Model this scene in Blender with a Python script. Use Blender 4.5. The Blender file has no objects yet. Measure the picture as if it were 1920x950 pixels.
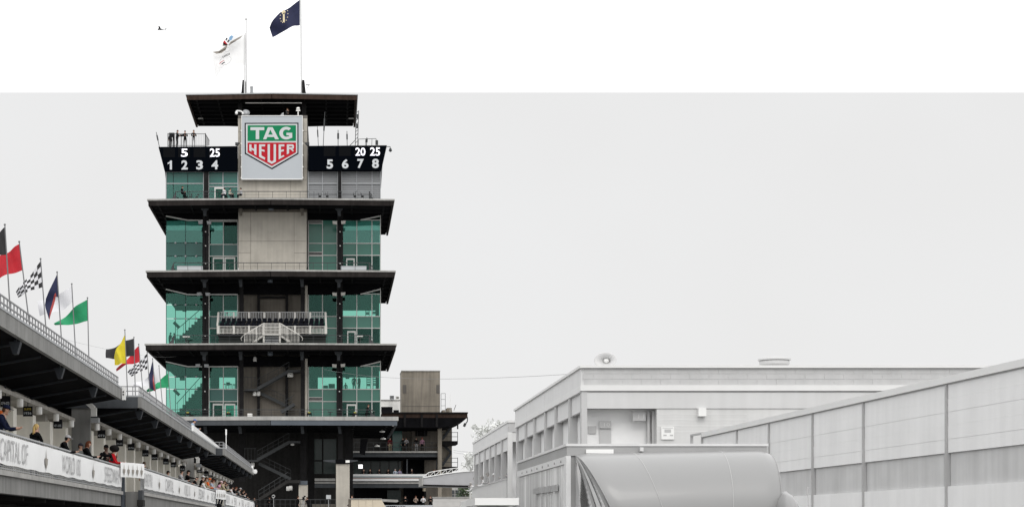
import bpy, bmesh, math, random
from mathutils import Vector, Matrix
random.seed(7)
scene = bpy.context.scene
COL = scene.collection
R = math.radians

# ------------------------------------------------------------------ camera
F, CX, CY, HC = 3200.0, 625.0, 991.0, 1.7        # focal length and optical axis of the 1920x950 picture, eye height
cam_d = bpy.data.cameras.new('camera')
cam = bpy.data.objects.new('camera', cam_d)
COL.objects.link(cam)
cam.location = (0, 0, HC)
cam.rotation_euler = (R(90), 0, 0)
cam_d.sensor_fit = 'HORIZONTAL'
cam_d.sensor_width = 36.0
cam_d.lens = 36.0 * F / 1920.0
cam_d.shift_x = (960 - CX) / 1920.0
cam_d.shift_y = (CY - 475) / 1920.0
cam_d.clip_start = 0.5
cam_d.clip_end = 20000
scene.camera = cam

# ------------------------------------------------------------------ sky and sun
SUN_EL, SUN_AZ = 42, 178                          # behind the camera
world = bpy.data.worlds.new('World')
scene.world = world
world.use_nodes = True
nt = world.node_tree
nt.nodes.clear()
N = nt.nodes.new
L = nt.links.new
out = N('ShaderNodeOutputWorld')
bg = N('ShaderNodeBackground')
L(bg.outputs[0], out.inputs[0])
tc = N('ShaderNodeTexCoord')
sep = N('ShaderNodeSeparateXYZ')
L(tc.outputs['Generated'], sep.inputs[0])
# a bank of bright cloud with a straight edge far ahead: white above z = 0.2556 y, plain grey overcast beyond it
m1 = N('ShaderNodeMath'); m1.operation = 'MULTIPLY'; m1.inputs[1].default_value = (CY - 173.0) / F
L(sep.outputs['Y'], m1.inputs[0])
m2 = N('ShaderNodeMath'); m2.operation = 'SUBTRACT'
L(sep.outputs['Z'], m2.inputs[0]); L(m1.outputs[0], m2.inputs[1])
m3 = N('ShaderNodeMath'); m3.operation = 'MULTIPLY_ADD'; m3.inputs[1].default_value = 2500.0; m3.inputs[2].default_value = 0.5; m3.use_clamp = True
L(m2.outputs[0], m3.inputs[0])
nz = N('ShaderNodeTexNoise'); nz.inputs['Scale'].default_value = 5.0; nz.inputs['Detail'].default_value = 3.0
L(tc.outputs['Generated'], nz.inputs['Vector'])
ramp = N('ShaderNodeValToRGB')
ramp.color_ramp.elements[0].position = 0.35; ramp.color_ramp.elements[0].color = (0.826, 0.822, 0.818, 1)
ramp.color_ramp.elements[1].position = 0.65; ramp.color_ramp.elements[1].color = (0.848, 0.848, 0.848, 1)
L(nz.outputs['Fac'], ramp.inputs[0])
mx = N('ShaderNodeMixRGB'); mx.inputs[2].default_value = (1.5, 1.5, 1.5, 1)
L(m3.outputs[0], mx.inputs[0]); L(ramp.outputs[0], mx.inputs[1])
sky = N('ShaderNodeTexSky'); sky.sky_type = 'NISHITA'; sky.sun_disc = False
sky.sun_elevation = R(SUN_EL); sky.sun_rotation = R(SUN_AZ)
skm = N('ShaderNodeMixRGB'); skm.blend_type = 'MULTIPLY'; skm.inputs[0].default_value = 1; skm.inputs[2].default_value = (0.1, 0.1, 0.1, 1)
L(sky.outputs[0], skm.inputs[1])
cover = N('ShaderNodeMixRGB'); cover.inputs[0].default_value = 0.985        # nearly complete cloud cover over the clear sky
L(skm.outputs[0], cover.inputs[1]); L(mx.outputs[0], cover.inputs[2])
L(cover.outputs[0], bg.inputs[0])
bg.inputs[1].default_value = 1.0

sun_d = bpy.data.lights.new('sun', 'SUN')
sun_d.energy = 1.0
sun_d.angle = R(30)
sun_d.color = (1.0, 0.97, 0.93)
sun = bpy.data.objects.new('sun', sun_d)
COL.objects.link(sun)
sun.location = (0, 0, 80)
d = Vector((math.sin(R(SUN_AZ)) * math.cos(R(SUN_EL)), math.cos(R(SUN_AZ)) * math.cos(R(SUN_EL)), math.sin(R(SUN_EL))))
sun.rotation_euler = d.to_track_quat('Z', 'Y').to_euler()

vs = scene.view_settings
scene.display_settings.display_device = 'sRGB'
vs.view_transform = 'Standard'
vs.look = 'None'
vs.exposure = 0.0
vs.gamma = 1.0
scene.cycles.max_bounces = 8
scene.cycles.transparent_max_bounces = 16
scene.cycles.sample_clamp_indirect = 6.0

# ------------------------------------------------------------------ materials
MATS = {}
def mat(name, col, rough=0.7, metal=0.0, var=0.0, scale=1.0, bump=0.0, streak=0.0, spec=0.5, coat=0.0, emit=None, alpha=None):
    if name in MATS:
        return MATS[name]
    m = bpy.data.materials.new(name)
    m.use_nodes = True
    t = m.node_tree
    b = t.nodes['Principled BSDF']
    b.inputs['Base Color'].default_value = (*col, 1)
    b.inputs['Roughness'].default_value = rough
    b.inputs['Metallic'].default_value = metal
    b.inputs['Specular IOR Level'].default_value = spec
    b.inputs['Coat Weight'].default_value = coat
    b.inputs['Coat Roughness'].default_value = 0.06
    if emit:
        b.inputs['Emission Color'].default_value = (*emit[:3], 1)
        b.inputs['Emission Strength'].default_value = emit[3]
    if alpha is not None:
        b.inputs['Alpha'].default_value = alpha
    if var or bump or streak:
        g = t.nodes.new('ShaderNodeNewGeometry')
        n1 = t.nodes.new('ShaderNodeTexNoise')
        n1.inputs['Scale'].default_value = scale
        n1.inputs['Detail'].default_value = 6
        n1.inputs['Roughness'].default_value = 0.62
        t.links.new(g.outputs['Position'], n1.inputs['Vector'])
        last = None
        if var:
            mr = t.nodes.new('ShaderNodeMapRange')
            mr.inputs[1].default_value = 0.3; mr.inputs[2].default_value = 0.7
            mr.inputs[3].default_value = 1 - var; mr.inputs[4].default_value = 1 + var
            t.links.new(n1.outputs['Fac'], mr.inputs[0])
            last = mr.outputs[0]
        if streak:                                   # rain marks and the trailer's painted reflections: noise stretched along the height
            mp = t.nodes.new('ShaderNodeMapping')
            mp.inputs['Scale'].default_value = (2.2, 2.2, 0.12)
            t.links.new(g.outputs['Position'], mp.inputs[0])
            n2 = t.nodes.new('ShaderNodeTexNoise')
            n2.inputs['Scale'].default_value = 1.6; n2.inputs['Detail'].default_value = 5
            t.links.new(mp.outputs[0], n2.inputs['Vector'])
            mr2 = t.nodes.new('ShaderNodeMapRange')
            mr2.inputs[1].default_value = 0.35; mr2.inputs[2].default_value = 0.65
            mr2.inputs[3].default_value = 1 - streak; mr2.inputs[4].default_value = 1 + streak * 0.6
            t.links.new(n2.outputs['Fac'], mr2.inputs[0])
            if last is None:
                last = mr2.outputs[0]
            else:
                mm = t.nodes.new('ShaderNodeMath'); mm.operation = 'MULTIPLY'
                t.links.new(last, mm.inputs[0]); t.links.new(mr2.outputs[0], mm.inputs[1])
                last = mm.outputs[0]
        if last is not None:
            vm = t.nodes.new('ShaderNodeVectorMath'); vm.operation = 'SCALE'
            vm.inputs[0].default_value = col
            t.links.new(last, vm.inputs['Scale'])
            t.links.new(vm.outputs[0], b.inputs['Base Color'])
        if bump:
            bp = t.nodes.new('ShaderNodeBump')
            bp.inputs['Strength'].default_value = bump; bp.inputs['Distance'].default_value = 0.03
            n3 = t.nodes.new('ShaderNodeTexNoise')
            n3.inputs['Scale'].default_value = scale * 5; n3.inputs['Detail'].default_value = 5
            t.links.new(g.outputs['Position'], n3.inputs['Vector'])
            t.links.new(n3.outputs['Fac'], bp.inputs['Height'])
            t.links.new(bp.outputs[0], b.inputs['Normal'])
    MATS[name] = m
    return m

def glass(name, tint, refl=0.16, rough=0.03, wob=0.004):
    m = bpy.data.materials.new(name)
    m.use_nodes = True
    t = m.node_tree
    t.nodes.clear()
    o = t.nodes.new('ShaderNodeOutputMaterial')
    mxs = t.nodes.new('ShaderNodeMixShader')
    tr = t.nodes.new('ShaderNodeBsdfTransparent'); tr.inputs[0].default_value = (*tint, 1)
    gl = t.nodes.new('ShaderNodeBsdfGlossy'); gl.inputs['Roughness'].default_value = rough
    gl.inputs['Color'].default_value = (0.42, 0.80, 0.70, 1)
    g = t.nodes.new('ShaderNodeNewGeometry')
    n = t.nodes.new('ShaderNodeTexNoise'); n.inputs['Scale'].default_value = 0.45; n.inputs['Detail'].default_value = 1
    t.links.new(g.outputs['Position'], n.inputs['Vector'])
    bp = t.nodes.new('ShaderNodeBump'); bp.inputs['Strength'].default_value = 0.25; bp.inputs['Distance'].default_value = 0.1
    t.links.new(n.outputs['Fac'], bp.inputs['Height'])
    t.links.new(bp.outputs[0], gl.inputs['Normal'])
    mxs.inputs[0].default_value = refl
    t.links.new(tr.outputs[0], mxs.inputs[1]); t.links.new(gl.outputs[0], mxs.inputs[2])
    t.links.new(mxs.outputs[0], o.inputs[0])
    MATS[name] = m
    return m

M = dict(
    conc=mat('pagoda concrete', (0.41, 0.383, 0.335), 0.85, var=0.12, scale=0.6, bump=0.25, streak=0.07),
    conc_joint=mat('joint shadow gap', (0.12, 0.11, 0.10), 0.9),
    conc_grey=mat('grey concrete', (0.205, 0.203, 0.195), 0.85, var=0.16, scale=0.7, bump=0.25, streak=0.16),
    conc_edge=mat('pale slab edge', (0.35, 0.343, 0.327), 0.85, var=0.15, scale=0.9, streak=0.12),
    conc_dark=mat('shade darkened concrete', (0.032, 0.031, 0.030), 0.9, spec=0.05, var=0.2, scale=0.5, streak=0.15),  # undercroft shade put into this concrete colour
    conc_shade=mat('recess shaded concrete', (0.15, 0.135, 0.115), 0.9, spec=0.15, var=0.16, scale=0.5, streak=0.15),  # pagoda concrete again, with the shade of the recesses in its colour
    cream=mat('cream painted wall', (0.74, 0.71, 0.64), 0.8, var=0.07, scale=1.0, streak=0.06),
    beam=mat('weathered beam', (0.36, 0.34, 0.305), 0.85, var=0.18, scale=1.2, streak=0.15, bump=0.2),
    door=mat('pale grey door', (0.66, 0.69, 0.70), 0.6, var=0.04, scale=1.0),
    steel=mat('charcoal steel', (0.014, 0.0135, 0.014), 0.7, spec=0.07, var=0.25, scale=1.5),
    steel_grey=mat('slate painted steel', (0.055, 0.060, 0.066), 0.6, spec=0.2, var=0.12, scale=1.2, streak=0.1),
    soffit=mat('black soffit boards', (0.007, 0.007, 0.008), 0.9, spec=0.02, var=0.3, scale=1.0),
    rib=mat('soffit steel rib', (0.014, 0.014, 0.015), 0.8, spec=0.03),
    brown=mat('rusty brown fascia', (0.042, 0.027, 0.021), 0.7, spec=0.08, var=0.3, scale=0.8, streak=0.2),
    brownd=mat('dark brown fascia', (0.023, 0.020, 0.019), 0.8, spec=0.06, var=0.35, scale=0.6, streak=0.2),
    mullion=mat('grey window frame', (0.55, 0.55, 0.53), 0.5, var=0.05),
    rail=mat('galvanised rail', (0.36, 0.365, 0.37), 0.6),
    raild=mat('dark handrail', (0.05, 0.053, 0.055), 0.6, spec=0.2),
    white=mat('white paint', (0.78, 0.78, 0.77), 0.5, var=0.04),
    whitem=mat('white metal rail', (0.52, 0.505, 0.47), 0.45, var=0.06),
    lampw=mat('off white lamp casing', (0.82, 0.81, 0.78), 0.5, var=0.05),
    grey=mat('mid grey paint', (0.33, 0.34, 0.35), 0.55, var=0.06),
    bluegrey=mat('blue grey steel', (0.085, 0.098, 0.115), 0.6, spec=0.2, var=0.1),
    black=mat('black', (0.008, 0.008, 0.010), 0.6, spec=0.1),
    wedge=mat('dark floodlight casing', (0.030, 0.034, 0.040), 0.6, spec=0.2),
    board=mat('scoreboard black', (0.0022, 0.003, 0.0048), 1.0, spec=0.0),
    module=mat('unlit display module', (0.0055, 0.006, 0.007), 0.8, spec=0.02),
    digit=mat('grey numeral', (0.54, 0.56, 0.58), 0.6, spec=0.1),
    led=mat('lit white numeral', (0.8, 0.8, 0.9), 0.5, emit=(0.93, 0.92, 1.0, 1.1)),
    ledlamp=mat('lit lamp face', (0.9, 0.9, 0.9), 0.5, emit=(1, 1, 1, 1.2)),
    signw=mat('silver sign face', (0.415, 0.44, 0.465), 0.6, spec=0.2, var=0.02, scale=0.3),
    logo_black=mat('logo black', (0.010, 0.013, 0.020), 0.6, spec=0.1),
    logo_white=mat('logo pale', (0.52, 0.54, 0.55), 0.6, spec=0.2),
    logo_green=mat('logo green', (0.008, 0.185, 0.078), 0.6, spec=0.1),
    logo_red=mat('logo red', (0.40, 0.014, 0.024), 0.6, spec=0.1),
    spandrel=mat('green spandrel glass', (0.056, 0.180, 0.138), 0.15, var=0.08, scale=0.35, spec=0.3),
    spandrel_t=mat('teal spandrel glass', (0.030, 0.115, 0.098), 0.15, var=0.10, scale=0.35, spec=0.3),
    spandrel_d=mat('dark green glass panel', (0.010, 0.024, 0.020), 0.15, var=0.2, scale=0.35, spec=0.2),
    shade=mat('pale roller shade', (0.86, 0.87, 0.84), 0.9),
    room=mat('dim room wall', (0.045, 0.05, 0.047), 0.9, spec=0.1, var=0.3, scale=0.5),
    asphalt=mat('pale concrete paving', (0.19, 0.19, 0.185), 0.9, var=0.15, scale=0.5),
    louvre=mat('silver louvre', (0.33, 0.34, 0.35), 0.6, spec=0.2),
    conc_brown=mat('brownish weathered concrete', (0.25, 0.222, 0.182), 0.9, var=0.2, scale=0.35, streak=0.2, bump=0.2),
    poleg=mat('weathered pole', (0.15, 0.15, 0.155), 0.6, spec=0.3),
    wirem=mat('grey cable', (0.22, 0.22, 0.22), 0.7),
    beige=mat('beige cladding', (0.58, 0.51, 0.40), 0.7, var=0.05),
    banner=mat('white vinyl banner', (0.85, 0.85, 0.845), 0.6, var=0.03, scale=0.8),
    print=mat('grey banner print', (0.45, 0.45, 0.45), 0.6, var=0.35, scale=6),
    arrow=mat('bronze arrow print', (0.27, 0.25, 0.22), 0.6),
    seat=mat('navy black seat', (0.006, 0.007, 0.011), 0.7, spec=0.08),
)
M['glass'] = glass('green tinted glass', (0.475, 0.765, 0.68), 0.045)
M['glassd'] = glass('deep green glass', (0.38, 0.64, 0.57), 0.03)
M['glassb'] = glass('blue green glass', (0.52, 0.75, 0.72), 0.09)

# ------------------------------------------------------------------ geometry helpers
class MB:
    def __init__(s):
        s.v = []; s.f = []; s.m = []
    def add(s, vs_, fs, m=0):
        k = len(s.v)
        s.v += [Vector(p) for p in vs_]
        for f in fs:
            s.f.append([k + i for i in f]); s.m.append(m)
    def box(s, x0, x1, y0, y1, z0, z1, m=0):
        if x0 > x1: x0, x1 = x1, x0
        if y0 > y1: y0, y1 = y1, y0
        if z0 > z1: z0, z1 = z1, z0
        s.add([(x0, y0, z0), (x1, y0, z0), (x1, y1, z0), (x0, y1, z0), (x0, y0, z1), (x1, y0, z1), (x1, y1, z1), (x0, y1, z1)],
              [(0, 3, 2, 1), (4, 5, 6, 7), (0, 1, 5, 4), (1, 2, 6, 5), (2, 3, 7, 6), (3, 0, 4, 7)], m)
        return s
    def prism(s, pts, off, m=0):
        n = len(pts); off = Vector(off)
        p = [Vector(q) for q in pts]
        s.add(p + [q + off for q in p], [tuple(range(n))[::-1], tuple(range(n, 2 * n))] +
              [(i, (i + 1) % n, n + (i + 1) % n, n + i) for i in range(n)], m)
        return s
    def tube(s, a, b, r, n=6, m=0, r2=None):
        a = Vector(a); b = Vector(b); dd = (b - a)
        if dd.length < 1e-6: return s
        q = dd.to_track_quat('Z', 'Y'); r2 = r if r2 is None else r2
        c = [q @ Vector((math.cos(6.28318 * i / n), math.sin(6.28318 * i / n), 0)) for i in range(n)]
        s.add([a + e * r for e in c] + [b + e * r2 for e in c],
              [(i, (i + 1) % n, n + (i + 1) % n, n + i) for i in range(n)] + [tuple(range(n))[::-1], tuple(range(n, 2 * n))], m)
        return s
    def path(s, pts, r, n=6, m=0):
        for a, b in zip(pts, pts[1:]): s.tube(a, b, r, n, m)
        return s
    def bar(s, a, b, w, h, m=0):
        a = Vector(a); b = Vector(b); dd = b - a
        q = dd.to_track_quat('Z', 'Y')
        ex, ey = q @ Vector((w / 2, 0, 0)), q @ Vector((0, h / 2, 0))
        c = [-ex - ey, ex - ey, ex + ey, -ex + ey]
        s.add([a + e for e in c] + [b + e for e in c], [(3, 2, 1, 0), (4, 5, 6, 7), (0, 1, 5, 4), (1, 2, 6, 5), (2, 3, 7, 6), (3, 0, 4, 7)], m)
        return s
    def lathe(s, c, prof, n=16, axis=(0, 0, 1), m=0):
        c = Vector(c); q = Vector(axis).to_track_quat('Z', 'Y')
        k = len(prof)
        vs_ = [c + q @ Vector((r * math.cos(6.28318 * i / n), r * math.sin(6.28318 * i / n), z)) for r, z in prof for i in range(n)]
        fs = [(j * n + i, j * n + (i + 1) % n, (j + 1) * n + (i + 1) % n, (j + 1) * n + i) for j in range(k - 1) for i in range(n)]
        fs += [tuple(range(n))[::-1], tuple(range((k - 1) * n, k * n))]
        s.add(vs_, fs, m)
        return s
    def ball(s, c, rx, ry, rz, n=10, k=7, z0=-1.0, m=0):
        prof = []
        for j in range(k + 1):
            zz = z0 + (1 - z0) * j / k
            zz = max(-0.998, min(0.998, zz))
            prof.append((math.sqrt(1 - zz * zz), zz))
        c = Vector(c)
        vs_ = [c + Vector((r * rx * math.cos(6.28318 * i / n), r * ry * math.sin(6.28318 * i / n), z * rz)) for r, z in prof for i in range(n)]
        fs = [(j * n + i, j * n + (i + 1) % n, (j + 1) * n + (i + 1) % n, (j + 1) * n + i) for j in range(k) for i in range(n)]
        fs += [tuple(range(n))[::-1], tuple(range(k * n, (k + 1) * n))]
        s.add(vs_, fs, m)
        return s
    def build(s, name, mats, parent=None, smooth=False, kind=None, label=None):
        if not isinstance(mats, (list, tuple)): mats = [mats]
        mats = [M[q] if isinstance(q, str) else q for q in mats]
        if parent is not None:
            o0 = worldloc(parent)
        else:
            xs = [p.x for p in s.v]; ys = [p.y for p in s.v]; zs = [p.z for p in s.v]
            o0 = Vector(((min(xs) + max(xs)) / 2, (min(ys) + max(ys)) / 2, min(zs)))
        me = bpy.data.meshes.new(name)
        me.from_pydata([tuple(p - o0) for p in s.v], [], s.f)
        for q in mats: me.materials.append(q)
        me.polygons.foreach_set('material_index', s.m)
        if smooth: me.polygons.foreach_set('use_smooth', [True] * len(s.f))
        me.update()
        o = bpy.data.objects.new(name, me)
        COL.objects.link(o)
        if parent is not None: o.parent = parent
        else: o.location = o0
        if kind: o['kind'] = kind
        if label: o['label'] = label
        return o

def worldloc(o):
    v = Vector(o.location)
    while o.parent is not None:
        o = o.parent; v = v + Vector(o.location)
    return v
def thing(name, label, cat, loc, group=None):
    o = bpy.data.objects.new(name, None)
    COL.objects.link(o)
    o.empty_display_size = 0.2
    o.location = loc
    return tag(o, label, cat, group)
def tag(o, label, cat, group=None):
    o['label'] = label; o['category'] = cat
    if group: o['group'] = group
    return o
def inst(src, name, parent, delta):
    o = src.copy(); o.name = name
    COL.objects.link(o)
    o.parent = parent
    o.location = Vector(src.location) + Vector(delta)
    return o
def dup(root, loc, label=None):
    """a copy of a thing with its parts and sub-parts"""
    r = root.copy(); COL.objects.link(r); r.location = loc
    if label: r['label'] = label
    for ch in [c for c in root.children]:
        c = ch.copy(); COL.objects.link(c); c.parent = r
        for g in ch.children:
            e = g.copy(); COL.objects.link(e); e.parent = c
    return r

def X(px, Y): return (px - CX) * Y / F
def Z(py, Y): return HC + (CY - py) * Y / F
def P(px, py, Y): return Vector((X(px, Y), Y, Z(py, Y)))
def rect(mb, px0, px1, py0, py1, Y, depth, m=0):
    """a box whose front stands at distance Y and reaches back by depth"""
    return mb.box(X(px0, Y), X(px1, Y), Y, Y + depth, Z(py1, Y), Z(py0, Y), m)
def R1(name, m, parent, px0, px1, py0, py1, Y, depth, **k):
    mb = MB(); rect(mb, px0, px1, py0, py1, Y, depth)
    return mb.build(name, m, parent, **k)
ORD = ['first', 'second', 'third', 'fourth', 'fifth', 'sixth', 'seventh', 'eighth', 'ninth', 'tenth', 'eleventh', 'twelfth', 'thirteenth',
       'fourteenth', 'fifteenth', 'sixteenth', 'seventeenth', 'eighteenth', 'nineteenth', 'twentieth']

TXT = {}
def text_geo(s, bold=0.0):
    if (s, bold) in TXT: return TXT[(s, bold)]
    cu = bpy.data.curves.new('lettering', 'FONT')
    cu.body = s; cu.offset = bold; cu.resolution_u = 3
    o = bpy.data.objects.new('lettering', cu)
    COL.objects.link(o)
    dg = bpy.context.evaluated_depsgraph_get()
    me = bpy.data.meshes.new_from_object(o.evaluated_get(dg))
    vs_ = [tuple(v.co) for v in me.vertices]; fs = [tuple(p.vertices) for p in me.polygons]
    bpy.data.objects.remove(o); bpy.data.curves.remove(cu); bpy.data.meshes.remove(me)
    x0 = min(v[0] for v in vs_); x1 = max(v[0] for v in vs_); y0 = min(v[1] for v in vs_); y1 = max(v[1] for v in vs_)
    g = ([((v[0] - x0) / (x1 - x0), (v[1] - y0) / (y1 - y0)) for v in vs_], fs)
    TXT[(s, bold)] = g
    return g
def add_text(mb, s, o, ux, uz, bold=0.0, m=0):
    """lettering laid on the plane at o spanned by the vectors ux (whole width) and uz (whole height)"""
    vs_, fs = text_geo(s, bold)
    o = Vector(o); ux = Vector(ux); uz = Vector(uz)
    mb.add([o + ux * u + uz * v for u, v in vs_], fs, m)

# ------------------------------------------------------------------ ground
g = MB(); g.box(-3000, 3000, -800, 6000, -0.5, 0.0)
go = g.build('ground', 'asphalt'); go['kind'] = 'structure'
# ================================================================== PAGODA TOWER
YF = 184.0          # front lip of the canopies
YG = 190.0          # glass line
YK = 187.7          # concrete core face
YC = 188.2          # steel columns
YB = 202.0          # back of the body
tower = thing('pagoda_tower', 'tall pagoda timing tower of green glass and concrete with stacked black canopies', 'tower', (X(511, 190), 195, 0))
T = tower
XC = X(511, 186)

# canopies: lip y, left px, right px, underside y, front Y, back Y, fascia material
CAN = [(177, 350, 669, 187.5, 190.0, 203.0, 'brown'),
       (373.2, 278, 738, 385.5, YF, 202.8, 'brownd'),
       (507, 275, 740, 519.5, YF, 206.0, 'brownd'),
       (643.8, 273, 742, 656, YF, 209.0, 'brownd'),
       (780.5, 270, 745, 797, YF, 211.0, 'steel_grey')]
DECK = []
for i, (py, pl, pr, pu, yf, yb, fm) in enumerate(CAN):
    xl, xr = X(pl, yf), X(pr, yf)
    xm = (xl + xr) / 2
    zt, zu = Z(py, yf), Z(pu, yf)
    DECK.append(zt)
    def poly(z, e=0.0, nose=0.6):
        return [(xl - e, yf - e * .5, z), (xm, yf - nose - e * .5, z), (xr + e, yf - e * .5, z), (xr + e, yb, z), (xm, yb + 1.2, z), (xl - e, yb, z)]
    lip = 0.42 if i == 4 else (0.10 if i == 0 else 0.17)
    mb = MB(); mb.prism(poly(zt - lip, 0.12), (0, 0, lip))
    can = mb.build('canopy', 'conc_edge' if i else 'grey', T)
    mb = MB(); mb.prism(poly(zu + 0.25, -0.25), (0, 0, zt - lip - zu - 0.25))
    mb.build('soffit', 'soffit', can)
    # fascia boards butt along the edge, one per straight run
    q = poly(zu)
    for (a, b), mm in zip([(0, 1), (1, 2), (2, 3), (5, 0)], [fm, 'bluegrey' if i == 4 else fm, fm, fm]):
        A, B = Vector(q[a]), Vector(q[b])
        if b == 0: A, B = B, A
        dn = (B - A).cross(Vector((0, 0, 1))).normalized()
        if dn.dot(Vector((xm, (yf + yb) / 2, zu)) - A) < 0: dn = -dn
        mb = MB()
        e = (B - A).normalized() * 0.03
        mb.prism([A + e, B - e, B - e + dn * 0.22, A + e + dn * 0.22], (0, 0, zt - lip - 0.003 - zu))
        mb.build('fascia_board', mm, can)
    # ribs across the underside, each a beam
    k = 7
    for j in range(k):
        y = yf + 1.6 + (yb - yf - 2.2) * j / (k - 1)
        mb = MB(); mb.box(xl + .3, xr - .3, y - .09, y + .09, zu + 0.02, zu + 0.247)
        mb.build('soffit_rib', 'rib', can)
    for j in range(8):
        x = xl + 1.0 + (xr - xl - 2.0) * j / 7
        mb = MB(); mb.box(x - .1, x + .1, yf + .6, yb - .4, zu + 0.10, zu + 0.243)
        mb.build('soffit_joist', 'rib', can)
# a bright strip and pale brackets hung under the roof
for a, b in ((395, 443), (585, 640)):
    R1('soffit_panel', 'grey', T, a, b, 190, 192.5, 193.5, 0.3)
for (px, py) in ((365, 196), (370, 203), (376, 222), (655, 196), (651, 203), (658, 222)):
    R1('edge_light', 'conc_edge', T, px - 5, px + 5, py - 1, py + 1, 197, 0.2)

# ---- concrete core, floor by floor
mb = MB(); mb.box(X(446.3, YK), X(576.2, YK), YK + .12, YB, Z(500, YK), Z(216, YK))
mb.build('core', 'conc_joint', T)
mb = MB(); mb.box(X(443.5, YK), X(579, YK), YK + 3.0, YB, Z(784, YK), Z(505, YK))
mb.build('core', 'conc_shade', T)
def panels(rows, cols, m, Y=YK, dep=0.11):
    for (a, b) in rows:
        for (c, d_) in cols:
            mb = MB(); g_ = 0.25
            rect(mb, c + g_, d_ - g_, a + g_, b - g_, Y, dep)
            mb.build('concrete_panel', m, T)
panels([(222, 247), (247, 267), (267, 316), (316, 337)], [(446, 452.5)], 'conc')
panels([(222, 247), (247, 267), (267, 316), (316, 337)], [(568, 576)], 'conc')
panels([(337, 373.6)], [(446, 480), (480, 545), (545, 576)], 'conc')
panels([(397, 452), (452, 506)], [(470, 551.5)], 'conc')
panels([(397, 452), (452, 474), (474, 506)], [(447, 470), (551.5, 575)], 'conc')
mb = MB(); rect(mb, 447, 575.5, 386.5, 397, YK - .25, .5); mb.build('header_beam', 'conc_shade', T)
# recessed core walls with tall steel posts on the lower floors
for (a, b, cols, beams) in ((535, 643, (449, 482.5, 535.5, 564), ((555, 558.5),)), (672, 783, (449, 482.5, 535.5, 564), ())):
    for c in cols:
        R1('steel_post', 'steel', T, c, c + (7.5 if c in (449, 564) else 4.5), a - 12, b + 12, YK + .2 if c in (449, 564) else YK + 2.2, .45)
    for (c, e) in beams:
        R1('cross_beam', 'steel', T, 487, 535, c, e, YK + 2.2, .4)
    for c, e in ((455, 482), (487, 535), (540, 564)):
        for r0, r1 in ((a - 10, (a + b) / 2 + 6), ((a + b) / 2 + 6, b + 12)):
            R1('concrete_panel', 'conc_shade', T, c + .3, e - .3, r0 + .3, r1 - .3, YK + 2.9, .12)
    R1('corner_pilaster', 'conc', T, 571.8, 576.5, a, b + 12, YK + .5, .8)
# stairs climbing in the open core
def flight(px0, py0, px1, py1, Y, m='raild', rail=True):
    a, b = P(px0, py0, Y), P(px1, py1, Y)
    mb = MB()
    n = max(4, int(abs(b.x - a.x) / .28))
    mb.bar(a, b, .06, .34)
    mb.bar(a + Vector((0, 1.2, 0)), b + Vector((0, 1.2, 0)), .06, .34)
    for i in range(n):
        p = a.lerp(b, (i + .5) / n)
        mb.box(p.x - .14, p.x + .14, Y + .04, Y + 1.16, p.z + .02, p.z + .07)
    fl = mb.build('stair_flight', m, T)
    if rail:
        mb = MB()
        up = Vector((0, 0, 1.0))
        mb.bar(a + up, b + up, .05, .05)
        mb.bar(a + up * .55, b + up * .55, .03, .03)
        for i in range(n + 1):
            if i % 2 == 0:
                p = a.lerp(b, i / n); mb.bar(p, p + up, .03, .03)
        mb.build('handrail', 'raild', fl)
    return fl
for dy in (0, 133):
    flight(482, 728.5 + dy, 542, 695 + dy, YK + 1.0)
    flight(485, 735 + dy, 545, 764 + dy, YK + 2.3)
    flight(527, 772 + dy, 552, 757 + dy, YK + .8) if dy == 0 else None
    R1('stair_landing', 'raild', T, 458, 484, 728.5 + dy, 732 + dy, YK + .9, 1.7)
    R1('stair_landing', 'raild', T, 541, 563, 693 + dy, 697 + dy, YK + .9, 1.7)
    mb = MB()
    for px in (459, 465, 471, 478):
        mb.bar(P(px, 729 + dy, YK + .92), P(px, 706 + dy, YK + .92), .04, .04)
    mb.bar(P(458, 707 + dy, YK + .92), P(480, 707 + dy, YK + .92), .05, .05)
    mb.build('handrail', 'raild', T)
flight(485, 936, 540, 901.5, 186.4, 'conc_dark')
R1('stair_landing', 'conc_dark', T, 539, 563, 899, 905, 186.4, 1.7)
mb = MB()
for px, a in ((477.5, 737), (484.7, 737), (546.5, 702), (541.8, 702), (478, 672.6), (548, 830), (474, 870), (540, 915), (545, 914)):
    mb = MB(); mb.lathe(P(px, a + 4.5, YK + 2.0), [(.17, 0), (.2, .04), (.2, .42), (.14, .5)], 10)
    mb.build('lamp_casing', 'lampw', T, smooth=True)

# ---- floors, ceilings, back wall of the glazed wings
for a, b in ((311, 446.5), (576.5, 713.5)):
    for i in (1, 2, 3, 4):
        z = DECK[i]
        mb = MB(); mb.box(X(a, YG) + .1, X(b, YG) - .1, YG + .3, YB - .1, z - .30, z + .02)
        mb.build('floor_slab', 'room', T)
for pa, pb in ((392.5, 446), (577.5, 713)):
    for py in (348, 468, 603.5, 741):
        mb = MB(); mb.box(X(pa, YG) + .05, X(pb, YG) - .05, YG + .35, YB - .2, Z(py + 4, YG), Z(py - 4, YG))
        mb.build('floor_slab', 'room', T)
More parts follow.
